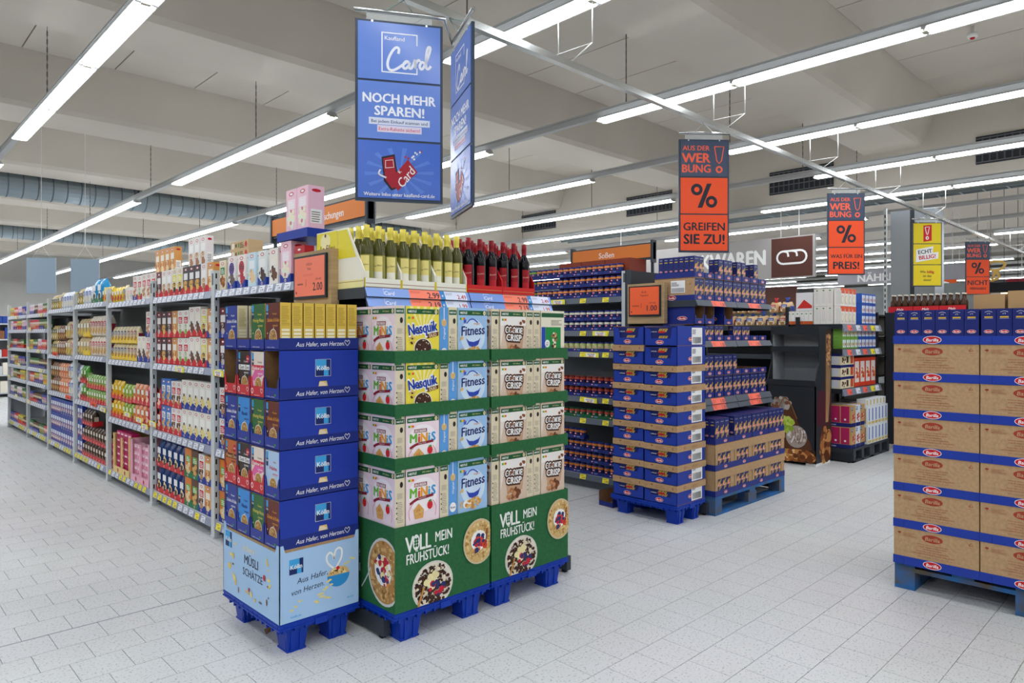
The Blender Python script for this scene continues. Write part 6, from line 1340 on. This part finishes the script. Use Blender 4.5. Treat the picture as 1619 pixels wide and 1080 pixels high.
obj('partition', MB().box(0, 0, 0, .1, 3.3, 2.5, M('8a9090', .35, noise=.1, scale=2)), None, (17.0, 3.6, 0), label='grey partition below the far grey sign', cat='partition')
wallsign(19.0, 4.38, 5.4, 2.06, 3.0, 'e0602c', lambda S, w_, h: S.text('B', w_*.78, h*.45, h*.45, PAPER, bold=.05), 'orange sign with a white letter beyond the yellow sale sign')
def gold(S, w_, h): 
    for pts in ([(.2, .7), (.5, .9), (.9, .8), (.75, .55), (.4, .55), (.2, .7)], [(.3, .5), (.2, .25), (.45, .1), (.7, .25), (.6, .5)], [(.45, .15), (.55, .4), (.5, .55)]): S.ribbon([(a*w_, b_*h) for a, b_ in pts], .05, M('d8b060', .3, metal=.6))
t = obj('coffee_sign', (lambda m: (gold(Surf(m, (0, -.02, 0), (1, 0, 0), (0, 0, 1)), .5, .5), gold(Surf(m, (0, 0, 0), (1, 0, 0), (0, 0, 1)), .5, .5), m)[2])(MB()), None, (17.2, 3.55, 2.47), -PI/2-0.0, 'golden swirling coffee bean emblem above the black beam', 'sign')
obj('sign_beam', MB().box(0, 0, 0, .3, 8.3, .20, BLACK), None, (17.1, -3.2, 2.27), label='long black beam under the golden coffee emblem', cat='beam')
m = MB(); 
for y in (-3.1, 4.9): m.box(17.15, y, 0, 17.3, y+.1, 2.269, BLACK)
obj('beam_support', m, None, label='black supports carrying the long beam', cat='beam')
wallsign(21.5, -4, 5.2, 2.1, 2.52, 'b0b0b4', lambda S, w_, h: S.text('SPIRITUOSEN', 1.5, h*.5, h*.6, PAPER, maxw=2.4, bold=.05), 'grey sign reading SPIRITUOSEN far behind the pasta stack')
wallsign(20.4, 1.0, 3.65, 2.1, 2.75, '7c1f2c', lambda S, w_, h: (S.ribbon([(.35, .5), (.38, .36), (.5, .3), (.62, .36), (.65, .5), (.35, .5)], .03, PAPER, False), S.rect(.49, .12, .51, .3, PAPER), S.rect(.42, .09, .58, .12, PAPER)), 'wine red sign with a white glass symbol')
wallsign(19.8, -1.0, 4.2, 1.98, 2.12, 'ee8030', lambda S, w_, h: S.text('Getränke', w_*.3, h*.5, h*.5, PAPER, bold=.02), 'thin orange fascia above the spirits shelves')
BULB = M('ffdca0', .4, emit=6)
for i, (y, z) in enumerate(((3.85, 2.32), (3.6, 2.2), (3.35, 2.36), (3.1, 2.18), (2.85, 2.28))):
    t = thing('pendant_lamp', f'small warm glass pendant lamp, {names[i]} of the row near the wine red sign', 'lamp', (18.5, y, z)); g = MB(); g.lathe([(.02, -.08), (.06, -.05), (.075, 0), (.06, .05), (.02, .08)], 12, BULB); obj('globe', g, t); obj('cord', MB().box(-.004, -.004, .08, .004, .004, 4.75-z, BLACK), t)
# goods standing on a far end shelving behind the big stack
t = thing('shelving_unit', 'dark shelving behind the big pasta stack', 'shelving', (9.3, .45, 0), -PI/2)
obj('body', MB().box(-2.45, 0, .05, 1.2, .5, 1.67, DK), t)
G5 = Frame(9.3, .45, -PI/2)
bt = MB(); bt.lathe([(.03, 0), (.032, .09, None), (.03, .12), (.013, .16), (.013, .20, M('e8e0d0')), (.015, .205, M('e8e0d0')), (.015, .215, M('e8e0d0'))], 10, M('4a2e1c', .2)); BT = Proto('brown_bottle', 'bottle', bt)
for i in range(12):
    for d_ in range(2): BT.put(G5(-2.38+i*.068, .05+d_*.07, 1.672), 0, f'small brown bottle in red carrier, {["front", "rear"][d_]} row, {names[i]} from left behind the big stack', 'brown bottles in red carriers')
for i in range(3): flat('bottle_carrier', 'carton', 9.305, G5(-2.42+i*.275, 0, 0)[1]-.27, 1.671, .004, .27, .07, 'c8242c', None, lambda S: S.text('Vitamalz' if 0 else 'Malz', .13, .035, .03, PAPER, maxw=.16, shear=.2), f'red bottle carrier, {names[i]} from the column side on the far shelving')
for i, (c, h, wd) in enumerate((('b79468', .19, .30), ('b79468', .22, .34), ('e6ece2', .18, .22), ('3a2f7c', .24, .20), ('6b4a34', .10, .7), ('b8963c', .09, .5), ('5a3a28', .08, .6))):
    xx = [-1.55, -1.22, -.85, -.60, -.35, .4, .95][i]
    flat('carton', 'carton', 9.42, G5(xx, 0, 0)[1]-wd, 1.671, .3, wd, h, c, None, (lambda S: (S.rect(.05, .1, .17, .12, LEAF), S.rect(.1, .05, .12, .17, LEAF))) if i == 2 else None, f'{["brown", "taller brown", "white and green", "purple", "dark flat", "mustard flat", "long dark flat"][i]} carton on top of the shelving behind the big stack')
# ---- far left: promotional display and hanging panels past the end of the long gondola
m = MB().box(0, 0, .14, .40, .45, 1.62, M('e4e8e8', .5)); S = Surf(m, (0, 0, .14), (1, 0, 0), (0, 0, 1)); S.rect(.01, .01, .36, 1.1, M('8ab83a', .45)); S.blobs(.2, .5, .13, .4, 30, .12, [M('d8e8b0'), M('e8b0a0'), PAPER, M('b8d060')], 3, 8); S.rect(0, 1.2, .4, 1.48, RED); S.lines(.03, 1.25, .37, 1.35, 3, PAPER, 2)
obj('promo_display', m, None, (1.30, 12.75, 0), label='white display with green print and red header at the far end of the long aisle', cat='display stand')
plastic_pallet(.40, .45, (1.30, 12.75, 0), 'blue plastic pallet under the green printed display')
for i, (X, Y) in enumerate(((2.55, 14.4), (3.15, 14.1))):
    o = obj('banner_sign', MB().box(-.24, -.01, 0, .24, .01, .62, M('8fa0ae', .3)), None, (X, Y, 2.12), -TH+.1, label=f'plain blue grey back of a hanging sign far down the aisle, {["left", "right"][i]} one', cat='sign')
    obj('wire_hook', (lambda m: (m.tube([(-.15, 0, .62), (0, 0, .85), (.15, 0, .62)], .004, 5, WIRE), m.box(-.003, -.003, .85, .003, .003, 3.0, WIRE), m)[2])(MB()), o)
obj('cable_tray', (lambda m: (m.box(0, 0, 0, .03, 13, .08, GALV), m.box(.32, 0, 0, .35, 13, .08, GALV), [m.box(.03, .2+i*.4, .0, .32, .23+i*.4, .02, GALV) for i in range(32)], [m.box(.16, 1+i*2.4, .02, .18, 1.02+i*2.4, .45, GALV) for i in range(5)], m)[-1])(MB()), None, (16.3, 1.5, 4.295), label='galvanised cable ladder under the far hall ceiling', cat='cable tray')
obj('smoke_detector', (lambda m: (m.lathe([(.05, 0), (.06, .02), (.06, .05), (.02, .055), (.02, .14)], 12, WHITE), m.lathe([(.02, -.015), (.03, 0)], 8, RED), m)[-1])(MB()), None, (9.75, 2.08, 4.96), label='small white and red smoke detector under the ceiling', cat='detector')
m = MB(); B = M('22307f', .5); m.box(0, 0, 0, .22, .15, .003, KRAFT_IN); m.box(0, 0, .003, .22, .003, .12, {'*': B, 'k': KRAFT_IN}); m.box(0, .147, .003, .22, .15, .12, {'*': B, 'f': KRAFT_IN}); m.box(0, .003, .003, .003, .147, .04, B); m.box(.217, .003, .003, .22, .147, .12, {'*': B, 'l': KRAFT_IN})
obj('empty_tray', m, None, (4.47, 3.42, 0), -.08, 'small empty blue cardboard tray on the floor behind the pasta tower', 'cardboard tray')
m = MB(); m.poly([(0, 0, .002), (.07, .012, .004), (.09, .05, .012), (.03, .045, .003)], M('8a6a4c', .8)); m.poly([(.03, .045, .002), (.09, .05, .011), (.07, .012, .003), (0, 0, .001)], M('8a6a4c', .8))
obj('cardboard_scrap', m, None, (1.43, 3.11, 0), .3, 'torn brown cardboard scrap on the floor under the muesli tower', 'scrap')
# far background gondolas so that the aisles do not end in an empty hall
for i, (X, Y, L_, lab) in enumerate(((1.0, 19, 3.0, 'low'), (8.4, 6.2, 0, ''), (-6.5, 24, 8, 'long'), (20, 6.5, 10, 'tall'), (27, -4, 9, 'spirits'), (24, 9, 9, 'beverage'), (-3.5, 17, 3, 'short'))):
    if not L_: continue
    t = thing('shelving_unit', f'{lab} row of shelving far in the background of the hall', 'shelving', (X, Y, 0), -PI/2 if i in (3, 4, 5) else 0)
    obj('body', MB().box(0 if i not in (3, 4, 5) else -L_, .3, 0, L_ if i not in (3, 4, 5) else 0, .5, 1.8, M('74787c', .5)), t)
    m = MB(); r = random.Random(i); x0 = 0 if i not in (3, 4, 5) else -L_
    for z in (.1, .5, .9, 1.3, 1.65):
        m.box(x0, 0, z-.03, x0+L_, .3, z, SHW); x = x0+.02
        while x < x0+L_-.2: wd = r.uniform(.12, .4); m.box(x, .02, z, x+wd, .28, z+r.uniform(.15, .28), M(r.choice(('b8322c', 'e8e0d0', '2c4a9c', 'd8b040', '4a8a4c', '8a5a3c', 'c8ccd0')), .5)); x += wd+.01
    obj('shelved_goods', m, t, kind='stuff')

# ================================================================ labels: tell apart what stands in a row
bpy.context.view_layer.update()
sets = {}
for o in COL.objects:
    if o.parent is None and 'label' in o and 'group' in o: sets.setdefault((o['label'], o['group']), []).append(o)
ordn = names + ['seventeenth', 'eighteenth', 'nineteenth', 'twentieth']
for (lb, g), os_ in sets.items():
    if len(os_) < 2 or len(os_) > 90: continue
    lv = sorted(set(round(o.location.z/.03) for o in os_)); lv = [z for i, z in enumerate(lv) if i == 0 or z-lv[i-1] > 1]
    if len(lv) > 6: continue
    rows_ = {}
    for o in os_:
        z = min(range(len(lv)), key=lambda i: abs(lv[i]-o.location.z/.03)); X, Y, Z = o.location
        rows_.setdefault(z, []).append((proj(X, Y, Z+.05)[0], proj(X, Y, 0)[2], o))
    ok = all(b[0]-a[0] >= 2.5 for r in rows_.values() for r2 in [sorted(r, key=lambda q: q[0])] for a, b in zip(r2, r2[1:])) and all(len(r) <= 20 for r in rows_.values())
    if not ok: continue
    rw = {1: [''], 2: ['lower row', 'upper row'], 3: ['lowest row', 'middle row', 'top row'], 4: ['lowest row', 'second row', 'third row', 'top row'], 5: ['lowest row', 'second row', 'third row', 'fourth row', 'top row'], 6: ['lowest row', 'second row', 'third row', 'fourth row', 'fifth row', 'top row']}[len(lv)]
    for z, r in rows_.items():
        r.sort(key=lambda q: q[0])
        for i, (_, _, o) in enumerate(r):
            suf = (ordn[i]+' from left' if len(r) > 1 else '')
            add = ', '.join(q for q in (rw[z], suf) if q)
            new = lb+', '+add
            if add and len(new.replace(',', ' ').split()) <= 16: o['label'] = new
